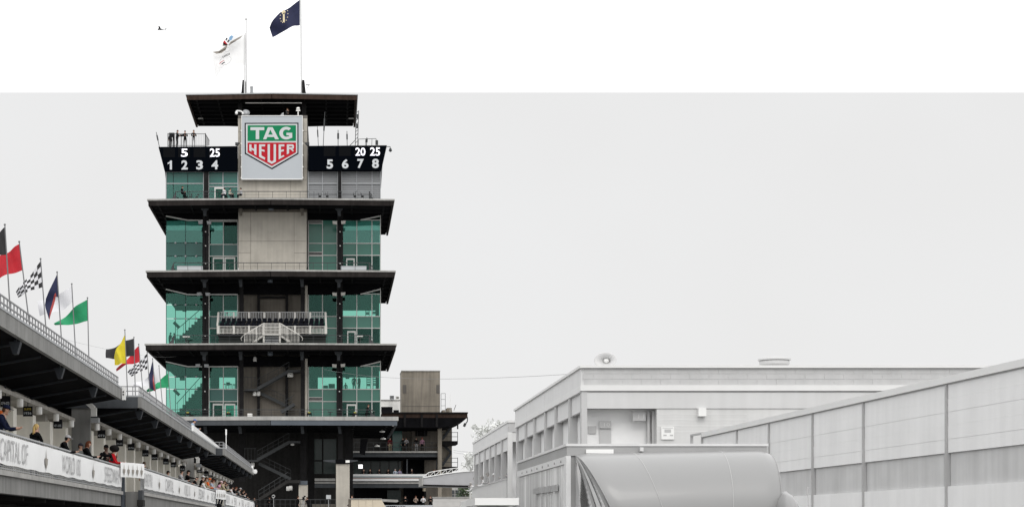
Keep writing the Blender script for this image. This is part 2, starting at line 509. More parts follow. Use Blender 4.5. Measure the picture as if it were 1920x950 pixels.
# rooms closed at the back where nothing shows through
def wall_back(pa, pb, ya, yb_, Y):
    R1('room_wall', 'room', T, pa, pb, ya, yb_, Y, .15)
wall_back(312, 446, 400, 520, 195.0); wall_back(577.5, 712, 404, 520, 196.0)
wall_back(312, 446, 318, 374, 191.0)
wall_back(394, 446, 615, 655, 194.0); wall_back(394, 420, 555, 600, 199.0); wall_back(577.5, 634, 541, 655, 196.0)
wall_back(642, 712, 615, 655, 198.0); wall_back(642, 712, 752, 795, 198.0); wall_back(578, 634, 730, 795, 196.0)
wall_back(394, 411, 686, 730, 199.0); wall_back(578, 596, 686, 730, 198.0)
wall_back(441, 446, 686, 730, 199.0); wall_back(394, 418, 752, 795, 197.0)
for (yl, yw) in ((545, 581), (680, 706.5)):
    for a, b in ((328, 446), (577, 708)):
        R1('rear_lintel', 'room', T, a, b, yl, yw, 201.2, .5)
    for px, s in ((311.3, 1), (713.3, -1)):
        mb = MB(); mb.box(X(px, YG) + s * .06, X(px, YG) + s * .16, YG + .4, 201.1, Z(yw, 201.2), Z(yl, 201.2)); mb.build('side_lintel', 'room', T)
for (y0, y1) in ((405, 520), (541, 655), (676, 796)):
    R1('infill_panel', 'steel', T, 379.6, 391.4, y0, y1, YG + .1, .1); R1('infill_panel', 'steel', T, 632.6, 640.7, y0, y1, YG + .1, .1)
mb = MB()
for px in (579, 640, 707.5):
    mb.box(X(px, YB) - .2, X(px, YB) + .2, YB - .55, YB - .1, Z(790, YB), Z(318, YB))
mb.build('rear_frame', 'steel', T)

# ---- glazing
def pane(pa, pb, ya, yb_, m, Y=YG):
    return R1('window_pane', m, T, pa + .55, pb - .55, ya + .5, yb_ - .5, Y + .05, .03)
def mull(p, m='mullion', Y=YG, name='mullion'):
    R1(name, m, T, *p, Y - .04, .16)
def grid(cols, rows, fill, w=1.5, m='mullion', top=True):
    """cols, rows: edges in picture units on the glass line; fill[row][col] = material"""
    for r in range(len(rows) - 1):
        for c in range(len(cols) - 1):
            mm = fill[r][c]
            if mm: pane(cols[c], cols[c + 1], rows[r], rows[r + 1], mm)
    for x in cols: mull((x - w / 2, x + w / 2, rows[0], rows[-1]))
    for y in rows[:-1]:
        for c in range(len(cols) - 1):
            R1('transom', m, T, cols[c] + w / 2 + .05, cols[c + 1] - w / 2 - .05, y - w / 2, y + w / 2, YG - .03, .14)
S, G, D, B_, TT = 'spandrel', 'glass', 'glassd', 'glassb', 'spandrel_t'
RI, RO = [578.5, 604.7, 632], [641.3, 669, 697.4, 713.3]
LI, LO = [392, 418.7, 445.6], [311.3, 335, 348, 380]
# upper glazed floor
grid(RI, [412, 456, 478.4, 520], [[S, S], [S, S], [S, S]])
grid(RO, [412.4, 456, 478.4, 520], [[B_, B_, B_], [S, S, S], [D, D, D]])
grid(LI, [415, 458, 480, 520], [[B_, D], [TT, TT], [D, D]])
# middle glazed floor
grid(RI, [551, 592.7, 614.7, 655], [[D, D], [S, S], [S, S]])
grid(RO, [551, 592.7, 614.7, 655], [[G, G, G], [S, S, S], [D, D, D]])
grid(LI, [552, 593, 615, 655], [[D, D], [TT, TT], [D, D]])
# lower glazed floor
grid(RI, [686, 729, 752, 796], [[G, G], [S, S], [S, S]])
grid(RO, [686, 729, 752, 796], [[G, G, G], [S, S, S], [D, D, D]])
grid(LI, [686, 729, 752, 796], [[G, G], [TT, TT], [D, D]])
# roller shades half lowered behind the upper glass
for a, b in ((312, 347.5), (348.5, 379), (393, 418), (642, 668.3), (669.7, 696.8), (698, 712.5)):
    R1('roller_shade', 'shade', T, a, b, 414, 431.5, YG + .25, .03)
# frameless corner glass on the left: two lights with spider fittings
for (y0, y1, yy, mm) in ((404, 520, (455, 480), B_), (541, 655, (571, 597), G), (676, 796, (706, 729), G)):
    rows = [y0 + 6] + list(yy) + [y1]
    for a, b in ((311, 348), (348, 380)):
        for r in range(3):
            q = pane(a, b, rows[r], rows[r + 1], ('spandrel_t' if (y0 == 404 and r == 1) else mm))
    for a in (311.5, 348):
        R1('glass_fin', 'steel_grey', T, a - .35, a + .35, y0 + 6, y1, YG + .1, .35)
    for r in yy:
        for a in (329, 348, 368):
            mb = MB(); p = P(a, r, YG - .03)
            mb.ball(p, .12, .06, .12, 8, 5)
            mb.build('spider_fitting', 'grey', T)
# sloping eaves pieces: triangles of glass and the dark bulkhead between soffit and window head
for (ys, yh) in ((403, 412.5), (540, 551.5), (675.5, 686.5)):
    mb = MB()
    mb.prism([P(352, yh, YG - .25), P(676, yh, YG - .25), P(713, ys + 1.5, YG - .25), P(713.5, ys - 8, YG - .25), P(311, ys - 8, YG - .25), P(311, ys + 1.5, YG - .25)], (0, .2, 0))
    mb.build('bulkhead', 'soffit', T)
    for (a0, b0, a1, b1) in ((311, ys + 2, 352, yh + .4), (352.3, yh + .4, 446, yh + .4), (713, ys + 2, 676, yh)):
        mb = MB(); mb.bar(P(a0, b0, YG - .3), P(a1, b1, YG - .3), .11, .13); mb.build('window_head', 'mullion', T)
    pane(311, 352, ys, yh, 'glassd', YG + .02)
    pane(676, 713.3, ys, yh, 'glassd', YG + .02)
    # end posts of the wings
    R1('corner_post', 'mullion', T, 712.8, 714, ys, yh + 109, YG - .05, .2)
# doors onto the terraces
for (px0, px1, y0, y1, *yd) in ((399, 420, 482, 515), (421, 441, 482, 515), (649, 665, 484, 515), (399, 419, 756, 791), (421, 441, 756, 791), (650, 668, 757, 791), (651, 667, 620, 651), (402, 420, 351, 380, 187.2)):
    fr = MB(); YD = yd[0] if yd else YG
    w = 2.2
    rect(fr, px0, px0 + w, y0, y1, YD - .1, .12); rect(fr, px1 - w, px1, y0, y1, YD - .1, .12)
    rect(fr, px0 + w, px1 - w, y0, y0 + w + 1, YD - .1, .12)
    dr = fr.build('terrace_door', 'mullion', T)
    R1('door_glass', 'glassd', dr, px0 + w, px1 - w, y0 + w + 1, y1, YD - .05, .03)
# ventilation slots in the green wall
for (y0, y1) in ((414, 418.5), (473, 479), (745, 751)):
    fr = MB(); rect(fr, 579, 604, y0, y1, YG - .02, .1)
    vt = fr.build('vent', 'black', T)
    for k in range(2):
        yy = y0 + (y1 - y0) * (k + .6) / 2.2
        R1('vent_slat', 'mullion', vt, 579.4, 603.6, yy, yy + .7, YG - .07, .05)
    R1('vent_frame', 'mullion', vt, 578.4, 604.6, y1, y1 + 1.2, YG - .06, .1)
    R1('vent_frame', 'mullion', vt, 578.4, 604.6, y0 - 1.2, y0, YG - .06, .1)

YT = 187.2
# top storey: teal glass on the left, silver louvres on the right
for (cols, rows) in (([311.4, 325, 352, 381.5], [322.5, 344, 380]), ([391.2, 418, 446], [322.5, 344.5, 380])):
    for r in range(2):
        for c in range(len(cols) - 1):
            pane(cols[c], cols[c + 1], rows[r], rows[r + 1], TT if r == 0 else B_, YT)
    for x in (cols[0], cols[-1]) + ((418,) if cols[0] > 380 else ()): R1('mullion', 'louvre', T, x - .8, x + .8, 321, 380, YT - .06, .16)
    for y in (322.3, 344): R1('transom', 'louvre', T, cols[0] + .9, cols[-1] - .9, y - .8, y + .8, YT - .05, .14)
R1('transom', 'louvre', T, 392, 446, 349, 350.6, YT - .05, .14)
rb = MB(); rect(rb, 577.5, 713, 320, 382, YT + .35, .2); rb.build('louvre_backing', 'steel', T)
for (a, b) in ((578, 604), (605.5, 632.5), (641, 668), (670, 697), (698.5, 713)):
    for k in range(14):
        y = 323 + k * 3.75
        mb = MB()
        p0, p1 = P(a, y, YT + .02), P(b, y, YT + .02)
        mb.prism([p0 + Vector((0, 0, -.065)), p0 + Vector((0, .05, .06)), p0 + Vector((0, .08, .055)), p0 + Vector((0, .03, -.07))], (p1.x - p0.x, 0, 0))
        mb.build('louvre_slat', 'louvre', T)
for x in (577.8, 604.7, 633, 640.7, 669, 697.7, 713.2): R1('mullion', 'louvre', T, x - .7, x + .7, 320, 380, YT - .06, .16)
R1('transom', 'louvre', T, 578.6, 632.2, 343.5, 345, YT - .05, .1); R1('transom', 'louvre', T, 641.5, 712.4, 343.5, 345, YT - .05, .1)
R1('steel_post', 'steel', T, 382.6, 390.5, 318, 380, YT - .4, .35); R1('steel_post', 'steel', T, 633.8, 640, 318, 380, YT - .4, .35)

# ---- steel columns with flared heads
for i, (y0, y1) in enumerate(((388, 520), (522, 656), (659, 794))):
    for px in (380, 632.2):
        a = px - .6 * i
        mb = MB()
        for dx in (0, 6):
            rect(mb, a + dx, a + dx + 5, y0, y1, YC, .35)
        rect(mb, a + 5, a + 6, y0, y1, YC + .12, .1)
        col = mb.build('steel_column', 'steel', T)
        mb = MB(); q = [P(a - 4, y0 - 1, YC - 2.2), P(a + 11, y0 - 1, YC - 2.2), P(a + 10, y0 + 4, YC - 2.2), P(a + 7, y0 + 6, YC - 2.2), P(a + 6.5, y0 + 16, YC - 2.2), P(a + 1.5, y0 + 16, YC - 2.2), P(a + .5, y0 + 6, YC - 2.2), P(a - 3, y0 + 4, YC - 2.2)]
        mb.prism(q, (0, .5, 0)); mb.build('column_head', 'steel_grey', col)
        for e in (.35, .55, .8):
            mb = MB(); mb.ball(P(a + 5.5, y0 + (y1 - y0) * e, YC - .05), .07, .05, .07, 6, 4); mb.build('bolt', 'lampw', col)
    for px in (446.8, 562):
        mb = MB(); q = [P(px, y0 - 1, YC - 1.8), P(px + 7.5, y0 - 1, YC - 1.8), P(px + 7, y0 + 15, YC - 1.8), P(px + 2, y0 + 15, YC - 1.8)]
        mb.prism(q, (0, .5, 0)); mb.build('beam_bracket', 'conc_shade' if i == 0 else 'steel_grey', T)
for px in (381, 446, 563, 633):
    mb = MB(); mb.prism([P(px, 798, YC - 2), P(px + 6, 798, YC - 2), P(px + 7.5, 812, YC - 2), P(px + 2, 812, YC - 2)], (0, .5, 0)); mb.build('beam_bracket', 'steel_grey', T)

# ---- terrace railings
def railing(y_top, pa, pb, zdeck, Y, parent, m='raild', posts=14, flare=5):
    mb = MB()
    zt = Z(y_top, Y); xa, xb = X(pa, Y), X(pb, Y)
    mb.bar((xa, Y, zt), (xb, Y, zt), .06, .07)
    for k in (.35, .68):
        mb.bar((xa, Y, zdeck + (zt - zdeck) * k), (xb, Y, zdeck + (zt - zdeck) * k), .025, .025)
    for k in range(posts + 1):
        x = xa + (xb - xa) * k / posts
        mb.bar((x, Y, zdeck), (x, Y, zt), .04, .04)
    for s, x in ((-1, xa), (1, xb)):
        mb.bar((x, Y, zt), (x + s * .5, Y + 3, zt), .06, .07)
        mb.bar((x + s * .5, Y + 3, zdeck), (x + s * .5, Y + 3, zt), .05, .05)
        mb.prism([(x, Y + .02, zdeck), (x, Y + .02, zt - .1), (x + s * .6, Y + .02, zdeck)], (0, .05, 0))
    mb.build('railing', m, parent)
railing(359, 330, 692, DECK[1], 185.0, T)
railing(492.5, 326, 692, DECK[2], 186.6, T)
railing(628.5, 326, 692, DECK[3], 184.75, T)
railing(767.5, 322, 695, DECK[4], 186.0, T)
for a, b in ((332, 380), (639, 687)):
    R1('planter_panel', 'digit', T, a, b, 498.2, 505.8, 186.9, .5)

# ---- penthouse under the roof, roof details
mb = MB(); rect(mb, 458, 566, 192, 226, 197.5, 4); mb.build('penthouse', 'soffit', T)
for px in (446, 566): R1('roof_column', 'steel', T, px, px + 8, 186, 226, 191.5, .7)
R1('light_track', 'lampw', T, 460, 566, 192.4, 193.8, 190.8, .12)
R1('back_panel', 'brownd', T, 480, 555, 207, 222, 197.2, .2)
for px0, px1, t in ((452, 459.5, 1.2), (566.5, 574, -1.2)):
    mb = MB()
    a, b = (px0 + (2 if t > 0 else 0), px1 - (2.5 if t > 0 else 0)), (px0, px1)
    mb.prism([P(px0, 178.5, 192), P(px1, 178.5, 192), P(px1 - (0 if t > 0 else 3.2), 150, 192), P(px0 + (2.6 if t > 0 else 0), 150, 192)], (0, 1.2, 0))
    mb.build('roof_fin', 'steel', T)
mb = MB(); mb.lathe(P(472, 178.5, 193), [(.17, 0), (.17, .85), (.2, .86), (.2, .95)], 10); mb.build('vent_pipe', 'grey', T)

# ---- dark undercroft below the lowest canopy
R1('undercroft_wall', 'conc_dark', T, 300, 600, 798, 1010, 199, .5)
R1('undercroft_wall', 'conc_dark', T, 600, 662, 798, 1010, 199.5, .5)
for c in (449, 564):
    R1('steel_post', 'steel', T, c - 1, c + 11, 798, 902, 190, .5)
R1('steel_post', 'steel', T, 634, 643, 800, 868, 187, .5); R1('steel_post', 'steel', T, 646, 661, 800, 985, 190.5, .6)
R1('steel_post', 'steel', T, 578, 589, 800, 985, 193.5, .6)
for (a, b, c, e) in ((580, 604, 822, 862), (606, 631, 822, 862), (580, 604, 864, 888), (606, 631, 864, 888)):
    R1('window_pane', 'spandrel_d', T, a + .4, b - .4, c + .4, e - .4, 196.2, .05)
R1('post_cap', 'bluegrey', T, 561, 576.5, 900.5, 908, 186.9, .9)
R1('concrete_pier', 'conc', T, 560, 577, 908, 995, 187, .9)
R1('concrete_pier', 'conc', T, 630, 655.5, 869, 995, 186, 1.3)
mb = MB(); rect(mb, 629.5, 647.5, 860.5, 868.6, 185.8, 1.7); mb.build('pier_cap', 'soffit', T)
for s, a, b in ((-1, 629, 606), (1, 648, 671)):
    mb = MB(); mb.prism([P(a, 861, 186), P(b, 862, 186), P(b, 863.5, 186), P(a, 867, 186)], (0, .5, 0)); mb.build('bracket_arm', 'steel_grey', T)
R1('lamp_casing', 'lampw', T, 648, 655.5, 862, 866.5, 185.6, .3)
# bands of the stand seen behind the pier
R1('stand_beam', 'steel_grey', T, 590, 629, 906, 913.5, 192, .5); R1('stand_band', 'conc_edge', T, 590, 629, 896, 901, 191.8, .5)
R1('stand_band', 'conc_edge', T, 590, 629, 902.8, 905.5, 191.9, .5)
R1('platform', 'conc_dark', T, 470, 632, 962, 985, 186.2, 6)
railing(935.5, 478, 629, Z(962, 187), 187.0, T, posts=16)
R1('platform_wall', 'conc_shade', T, 585, 629, 944, 962, 189.5, .3)

# ---- billboard: a thing hung on the core
YBB = 186.9
bb = thing('billboard', 'large silver square billboard with green and red shield logo high on the tower', 'billboard', P(510, 336.5, YBB))
R1('sign_face', 'signw', bb, 453.6, 566.4, 217.8, 335.2, YBB, .3)
fr = MB()
rect(fr, 452.6, 453.6, 216.6, 336.4, YBB - .06, .5); rect(fr, 566.4, 567.4, 216.6, 336.4, YBB - .06, .5)
rect(fr, 453.6, 566.4, 216.6, 217.8, YBB - .06, .5); rect(fr, 453.6, 566.4, 335.2, 336.4, YBB - .06, .5)
fr.build('sign_frame', 'white', bb)
def bpt(c, k=0.0):
    return P(430 + c[0] / 5.9375, 190 + c[1] / 5.9375, YBB - k)
def layer(name, m, polys, k):
    mb = MB()
    for q in polys:
        mb.prism([bpt(c, k) for c in q], (0, .02, 0))
    return mb.build(name, m, bb)
layer('shield_border', 'logo_black', [[(170, 240), (770, 238), (770, 585), (475, 757), (172, 585)]], .02)
layer('shield_field', 'logo_white', [[(184, 253), (757, 251), (757, 576), (473, 740), (186, 576)]], .04)
layer('green_field', 'logo_green', [[(203, 268), (742, 267), (742, 441), (203, 442)]], .06)
layer('red_field', 'logo_red', [[(203, 460), (742, 459), (742, 568), (473, 720), (203, 568)]], .06)
Gp = []
for i in range(15):
    a0 = R(-48 - i * 17.133); a1 = R(-48 - (i + 1) * 17.133)
    Gp.append([(634 + 78 * math.cos(a0), 355 + 71 * math.sin(a0)), (634 + 78 * math.cos(a1), 355 + 71 * math.sin(a1)),
               (634 + 38 * math.cos(a1), 355 + 40 * math.sin(a1)), (634 + 38 * math.cos(a0), 355 + 40 * math.sin(a0))])
layer('letter', 'logo_white', [[(235, 289), (389, 289), (389, 322), (332, 322), (332, 423), (294, 423), (294, 322), (235, 322)]], .08)
layer('letter', 'logo_white', [[(429, 289), (482, 289), (482.5, 290), (552, 423), (510, 423), (456, 316), (412, 423), (376, 423)], [(433, 372), (484, 372), (497, 398), (422.5, 398)]], .08)
layer('letter', 'logo_white', Gp + [[(636, 351), (700, 351), (700, 378), (636, 378)], [(664, 378), (700, 378), (700, 405), (679.5, 413.5), (664, 396.7)]], .08)
layer('letter', 'logo_white', [[(222, 480), (246, 480), (246, 561), (222, 549)], [(277, 480), (302, 480), (302, 602), (277, 588)], [(246, 516), (277, 532), (277, 554), (246, 538)]], .08)
layer('letter', 'logo_white', [[(331, 480), (357, 480), (357, 632), (331, 618)], [(357, 480), (400, 480), (397, 502), (357, 502)], [(357, 532), (392, 542), (392, 562), (357, 554)], [(357, 603), (400, 628), (394, 650), (357, 632)]], .08)
layer('letter', 'logo_white', [[(426, 478), (452, 478), (452, 657), (473, 670), (473, 697), (426, 672)], [(493, 478), (519, 478), (519, 672), (473, 697), (473, 670), (493, 657)]], .08)
layer('letter', 'logo_white', [[(549, 480), (574, 480), (574, 633), (549, 648)], [(574, 480), (612, 480), (612, 502), (574, 502)], [(574, 542), (607, 534), (607, 555), (574, 563)], [(574, 612), (606, 598), (612, 612), (574, 633)]], .08)
layer('letter', 'logo_white', [[(640, 480), (665, 480), (665, 578), (640, 592)], [(665, 480), (706, 480), (719, 490), (719, 520), (706, 531), (706, 510), (696, 500), (665, 500)], [(665, 513), (697, 513), (706, 512), (706, 531), (698, 535), (665, 533)], [(680, 534), (700, 532), (718, 550), (708, 560)]], .08)
# small clamps down both edges of the sign
for py in (244, 268, 290, 312, 332):
    for px in (451.2, 567.6):
        R1('clamp', 'lampw', bb, px, px + 1.3, py, py + 1.6, YBB - .02, .4)

# ---- scoreboards
YS = 186.5
def scoreboard(label, quad, side):
    t = thing('scoreboard', label, 'scoreboard', P(sum(q[0] for q in quad) / 4, 321, YS))
    mb = MB(); mb.prism([P(a, b, YS) for a, b in quad], (0, .5, 0)); mb.build('board_panel', 'board', t)
    mb = MB()
    if side < 0: q = [P(297, 275.5, YS + .5), P(309, 320, YS + .5), P(312, 350, YS + 2.2), P(308, 290, YS + 3)]
    else: q = [P(724, 274, YS + .5), P(714.5, 319, YS + .5), P(714.2, 354, YS + 2.2), P(718, 300, YS + 3)]
    mb.prism(q, (-side * .2, 0, 0)); mb.build('side_panel', 'steel_grey', t)
    mb = MB(); mb.box(X(quad[0][0], YS) + .3, X(quad[1][0], YS) - .3, YS + .5, 198, Z(275, YS) - .3, Z(275, YS) - .02)
    mb.build('roof_deck', 'steel', t)
    mb = MB(); mb.box(X(quad[3][0], YS) + .3, X(quad[2][0], YS) - .1, YS + .5, YT + .3, Z(319, YS), Z(319, YS) + .2)
    mb.build('underside', 'steel', t)
    return t
sb1 = scoreboard('black scoreboard left of the billboard, numbered 1 to 4 and lit 5 and 25', [(297, 275.5), (445.5, 274), (445.5, 320.5), (308.5, 320.5)], -1)
sb2 = scoreboard('black scoreboard right of the billboard, numbered 5 to 8 and lit 20 and 25', [(577.5, 273.5), (725.5, 272.5), (715, 319), (577.5, 319.5)], 1)
def numeral(t, s, px0, px1, y0, y1, m, bold):
    mb = MB()
    o = P(px0, y1, YS - .03)
    ux, uz = X(px1, YS) - X(px0, YS), Z(y0, YS) - Z(y1, YS)
    if s == '1':
        mb.add([o + Vector((ux * u, 0, uz * v)) for u, v in ((.55, 0), (.98, 0), (.98, 1), (.62, 1), (.50, .86), (.08, .74), (.08, .58), (.55, .70))], [(0, 1, 2, 7), (7, 2, 3, 4), (7, 4, 5, 6)])
    else:
        add_text(mb, s, o, (ux, 0, 0), (0, 0, uz), bold)
    mb.build('numeral', m, t)
for t, s, a, b, y0, y1 in ((sb1, '1', 313.5, 322.5, 301, 318), (sb1, '2', 340, 352, 300.5, 318), (sb1, '3', 368, 380.5, 300.5, 318), (sb1, '4', 396.5, 409, 300.5, 317.5),
                           (sb2, '5', 612.5, 624.5, 299, 316.5), (sb2, '6', 641, 653.5, 298.5, 316), (sb2, '7', 670, 682, 298, 315.5), (sb2, '8', 697.5, 710.5, 297.5, 315.5)):
    numeral(t, s, a, b, y0, y1, 'digit', .035)
for t, s, a, b, y0, y1 in ((sb1, '5', 339.5, 352, 279, 294), (sb1, '25', 393.5, 412, 278.5, 294), (sb2, '20', 666.5, 685, 277, 292), (sb2, '25', 694, 712.5, 276.5, 292)):
    numeral(t, s, a, b, y0, y1, 'led', .012)
for t, a, y in ((sb1, 306, 279), (sb1, 334, 279), (sb1, 363, 279), (sb1, 391.5, 278.5), (sb2, 607, 277), (sb2, 635.5, 276.5), (sb2, 664, 276.5), (sb2, 692, 276)):
    R1('display_module', 'module', t, a, a + 22, y - 1, y + 16, YS - .015, .02)

# ---- grandstand box on the middle terrace
YQ = 186.5
st = thing('bleacher', 'small white railed bleacher with dark seats and front stairs on the middle terrace', 'bleacher', P(510, 646, YQ))
def bal(a, b, y0, y1, Y, step, m='whitem', name='balusters'):
    mb = MB()
    n = max(2, int(round((b - a) / step)))
    for k in range(n + 1):
        px = a + (b - a) * k / n
        rect(mb, px - .45, px + .45, y0, y1, Y, .03)
    o = mb.build(name, m, st, kind='stuff')
    mb = MB(); rect(mb, a, b, y0 - 1, y0, Y - .02, .07); mb.build('top_rail', m, st)
    mb = MB(); rect(mb, a, b, y1, y1 + .8, Y - .02, .07); mb.build('bottom_rail', m, st)
for a in range(7):
    p0 = 410 + a * 28.6
    bal(p0 + 2.2, p0 + 26.6, 585.2, 600, 187.62, 3.2, 'rail')
    if a != 3: bal(p0 + 1.5, p0 + 27, 612, 624, YQ, 2.45)
for a in range(8):
    px = 409.5 + a * 28.7
    R1('post', 'whitem', st, px - 1.4, px + 1.4, 584.5, 604, 187.58, .1)
    if a not in (3, 4): R1('post', 'whitem', st, px - (2 if a else 3), px + (2 if a < 7 else 3), 610, 625.5, YQ - .03, .14)
for px in (407.5, 611.5):
    mb = MB(); mb.bar(P(px, 611, YQ), P(px + (2 if px < 500 else -1), 586, 187.6), .18, .14); mb.build('side_rail', 'whitem', st)
for i, (py, Y, w0, n) in enumerate(((607, 186.95, 412.6, 20), (596, 187.35, 414.5, 20))):
    for k in range(n):
        px = w0 + (609.5 - w0 * 1.0) * 0 + k * 9.62 + (0 if k < 10 else 1.5)
        if i == 0: continue
        mb = MB()
        a, b = px + 1.1, px + 8.4
        q = [P(a, py + 8, Y), P(a, py + 2.6, Y), P(a + 1.1, py, Y), P(b - 1.1, py, Y), P(b, py + 2.6, Y), P(b, py + 8, Y)]
        mb.prism(q, (0, .09, 0))
        p = P(a, py + 8, Y); mb.box(X(a, Y), X(b, Y), Y - .45, Y, p.z - .02, p.z + .08)
        mb.build('seat', 'seat', st)
    if i == 0:
        for k in range(20):
            px = 411.8 + k * 9.82
            mb = MB(); a, b = px + .3, px + 9.3
            q = [P(a, py + 8, Y), P(a, py - .6, Y), P(a + 1, py - 2.6, Y), P(b - 1, py - 2.6, Y), P(b, py - .6, Y), P(b, py + 8, Y)]
            mb.prism(q, (0, .09, 0)); p = P(a, py + 8, Y); mb.box(X(a, Y), X(b, Y), Y - .45, Y, p.z - .02, p.z + .08)
            mb.build('seat', 'seat', st)
R1('platform', 'black', st, 408, 612, 625.8, 629, YQ + .1, 1.1)
R1('skirt', 'room', st, 410, 611, 629, 646, YQ + .9, .1)
R1('stair_landing', 'whitem', st, 492, 527, 626, 628, YQ - 1.6, 1.6)
bal(495, 524, 606.5, 625, YQ - 1.6, 2.4)
R1('top_rail', 'whitem', st, 495, 524, 612.8, 613.8, YQ - 1.62, .05); R1('top_rail', 'whitem', st, 495, 524, 618.6, 619.4, YQ - 1.62, .05)
for s in (-1, 1):
    c = 509.7
    def q(px, py, Y=YQ - 1.5): return P(c + s * px, py, Y)
    mb = MB(); mb.bar(q(15, 605), q(15, 641.5), .2, .12); mb.build('post', 'whitem', st)
    mb = MB(); mb.bar(q(16, 606), q(53, 628), .12, .1); mb.bar(q(53, 628), q(58, 634), .08, .08); mb.bar(q(58, 634), q(56.5, 638), .06, .06); mb.build('stair_rail', 'whitem', st)
    mb = MB(); mb.prism([q(17, 627), q(37, 640.5), q(31, 640.5), q(15.5, 630)], (0, .9, 0)); mb.build('stair_stringer', 'whitem', st)
    mb = MB()
    for k in range(13):
        t_ = (k + .6) / 13.5
        mb.bar(q(16 + 37 * t_, 606 + 22 * t_), q(16 + 37 * t_, min(641, 627 + 24 * t_)), .05, .04)
    mb.build('balusters', 'whitem', st, kind='stuff')
    for k in range(2):
        t_ = .34 + .6 * k
        mb = MB(); mb.bar(q(16 + 37 * t_, 605.6 + 22 * t_), q(16 + 37 * t_, 641), .12, .1); mb.build('post', 'whitem', st)
for k in range(4):
    R1('tread', 'grey', st, 497, 522, 630.5 + k * 3.2, 631.6 + k * 3.2, YQ - 1.4 - .1 * k, .5)

# ---- lamps and speakers hung under the canopies
n = 0
def box_light(px, py, w, h, Y, label, m='lampw', tilt=0, name='floodlight', cat='floodlight', grp=None):
    mb = MB()
    q = [P(px, py, Y), P(px + w, py + tilt, Y), P(px + w - .6, py + h + tilt, Y), P(px + .6, py + h, Y)]
    mb.prism(q, (0, .4, 0))
    mb.bar(P(px + w / 2, py + 1.5, Y + .4), P(px + w / 2, py + 1.5, YC + .1), .06, .06)
    return tag(mb.build(name, m), label, cat, grp)
LVL = ['upper', 'middle', 'lower']
for i, y in enumerate((416, 550, 684)):
    for px, sd, e in ((373 - i * 2.5, 'left of the left steel column', -.5), (387.5 - i * 2.5, 'right of the left steel column', .5), (625 - i * .4, 'left of the right steel column', .5), (639.5 - i * .4, 'right of the right steel column', -.8)):
        box_light(px - (1.5 if 'left of' in sd else 0), y - 2, 8.6, 5.6, YC - .6, 'pale grey box light %s under the %s canopy' % (sd, ['second', 'third', 'fourth'][i]), 'whitem' if 'right steel' in sd else 'grey', e, grp='box lights on the tower columns')
for i, (px, y) in enumerate(((503.5, 385), (502, 520.5), (502, 657.5))):
    mb = MB(); rect(mb, px, px + 9, y, y + 8, 186, .5); mb.tube(P(px + 4.5, y + 5, 186), P(px + 4.5, y + 6.5, 185.9), .2, 8)
    tag(mb.build('projector_box', 'bluegrey'), 'slate box fitting at the centre of the %s canopy underside' % ['second', 'third', 'fourth'][i], 'lamp', 'box fittings over the core')
for i, (px, y) in enumerate(((716.5, 808), (718.5, 821.5), (707, 835))):
    mb = MB(); mb.lathe(P(px, y + 1.6, 190 + i * 3), [(.05, .22), (.32, .12), (.30, 0)][::-1], 10); mb.tube(P(px, y - 3, 190 + i * 3), P(px, y + .5, 190 + i * 3), .03, 5)
    tag(mb.build('pendant_lamp', 'lampw', smooth=True), 'white dome lamp under the lowest canopy, %s' % ['nearest the corner camera', 'middle one of the three', 'farthest back of the three'][i], 'lamp', 'dome lamps under the lowest canopy')
mb = MB(); mb.tube(P(737, 786, 185), P(737, 789, 185), .08, 8); mb.lathe(P(737, 798.5, 185), [(.05, 0), (.17, .12), (.2, .3), (.17, .45), (.09, .56)], 10)
tag(mb.build('security_camera', 'white', smooth=True), 'white dome camera hanging from the right tip of the lowest canopy', 'camera')
mb = MB(); mb.prism([P(676, 822, 196), P(690, 822, 196), P(684, 853, 196), P(674, 850, 196)], (0, .7, 0))
tag(mb.build('line_array_speaker', 'black'), 'long black hanging loudspeaker under the lowest canopy', 'loudspeaker')
mb = MB(); rect(mb, 672, 680, 870, 877.5, 203, .1)
tag(mb.build('square_lamp', 'ledlamp'), 'square glowing white lamp beside the dark post', 'lamp')
# wall camera on the billboard corner, roof dishes
mb = MB(); mb.path([P(455, 215, 187), P(455, 211, 187), P(451, 208.5, 187), P(444, 208, 187), P(443, 210, 187)], .09, 6); mb.ball(P(443.4, 212, 187), .16, .16, .2, 8, 5)
tag(mb.build('gooseneck_camera', 'white', smooth=True), 'white gooseneck camera on the top left corner of the billboard', 'camera')
mb = MB(); mb.lathe(P(461, 214, 188.5), [(.05, 0), (.3, .1), (.42, .25)], 12, (.2, -1, .5)); mb.tube(P(461, 218, 188.7), P(461, 214, 188.6), .08, 6)
tag(mb.build('satellite_dish', 'grey', smooth=True), 'grey dish behind the top left corner of the billboard', 'dish')
mb = MB(); mb.prism([P(525, 217, 188.3), P(532, 217, 188.3), P(532, 211, 188.3), P(529, 212, 188.3)], (0, .2, 0))
tag(mb.build('monitor_hood', 'grey'), 'small grey curved hood on top of the billboard beside the operator', 'equipment')
mb = MB(); p = P(559, 217, 188); mb.tube(p, p + Vector((0, 0, .5)), .06, 6); mb.box(p.x - .22, p.x + .22, p.y - .1, p.y + .1, p.z + .5, p.z + .62); mb.ball(p + Vector((0, 0, .8)), .2, .2, .14, 8, 5)
tag(mb.build('broadcast_camera', 'lampw'), 'white remote camera head on the top right of the billboard', 'camera')

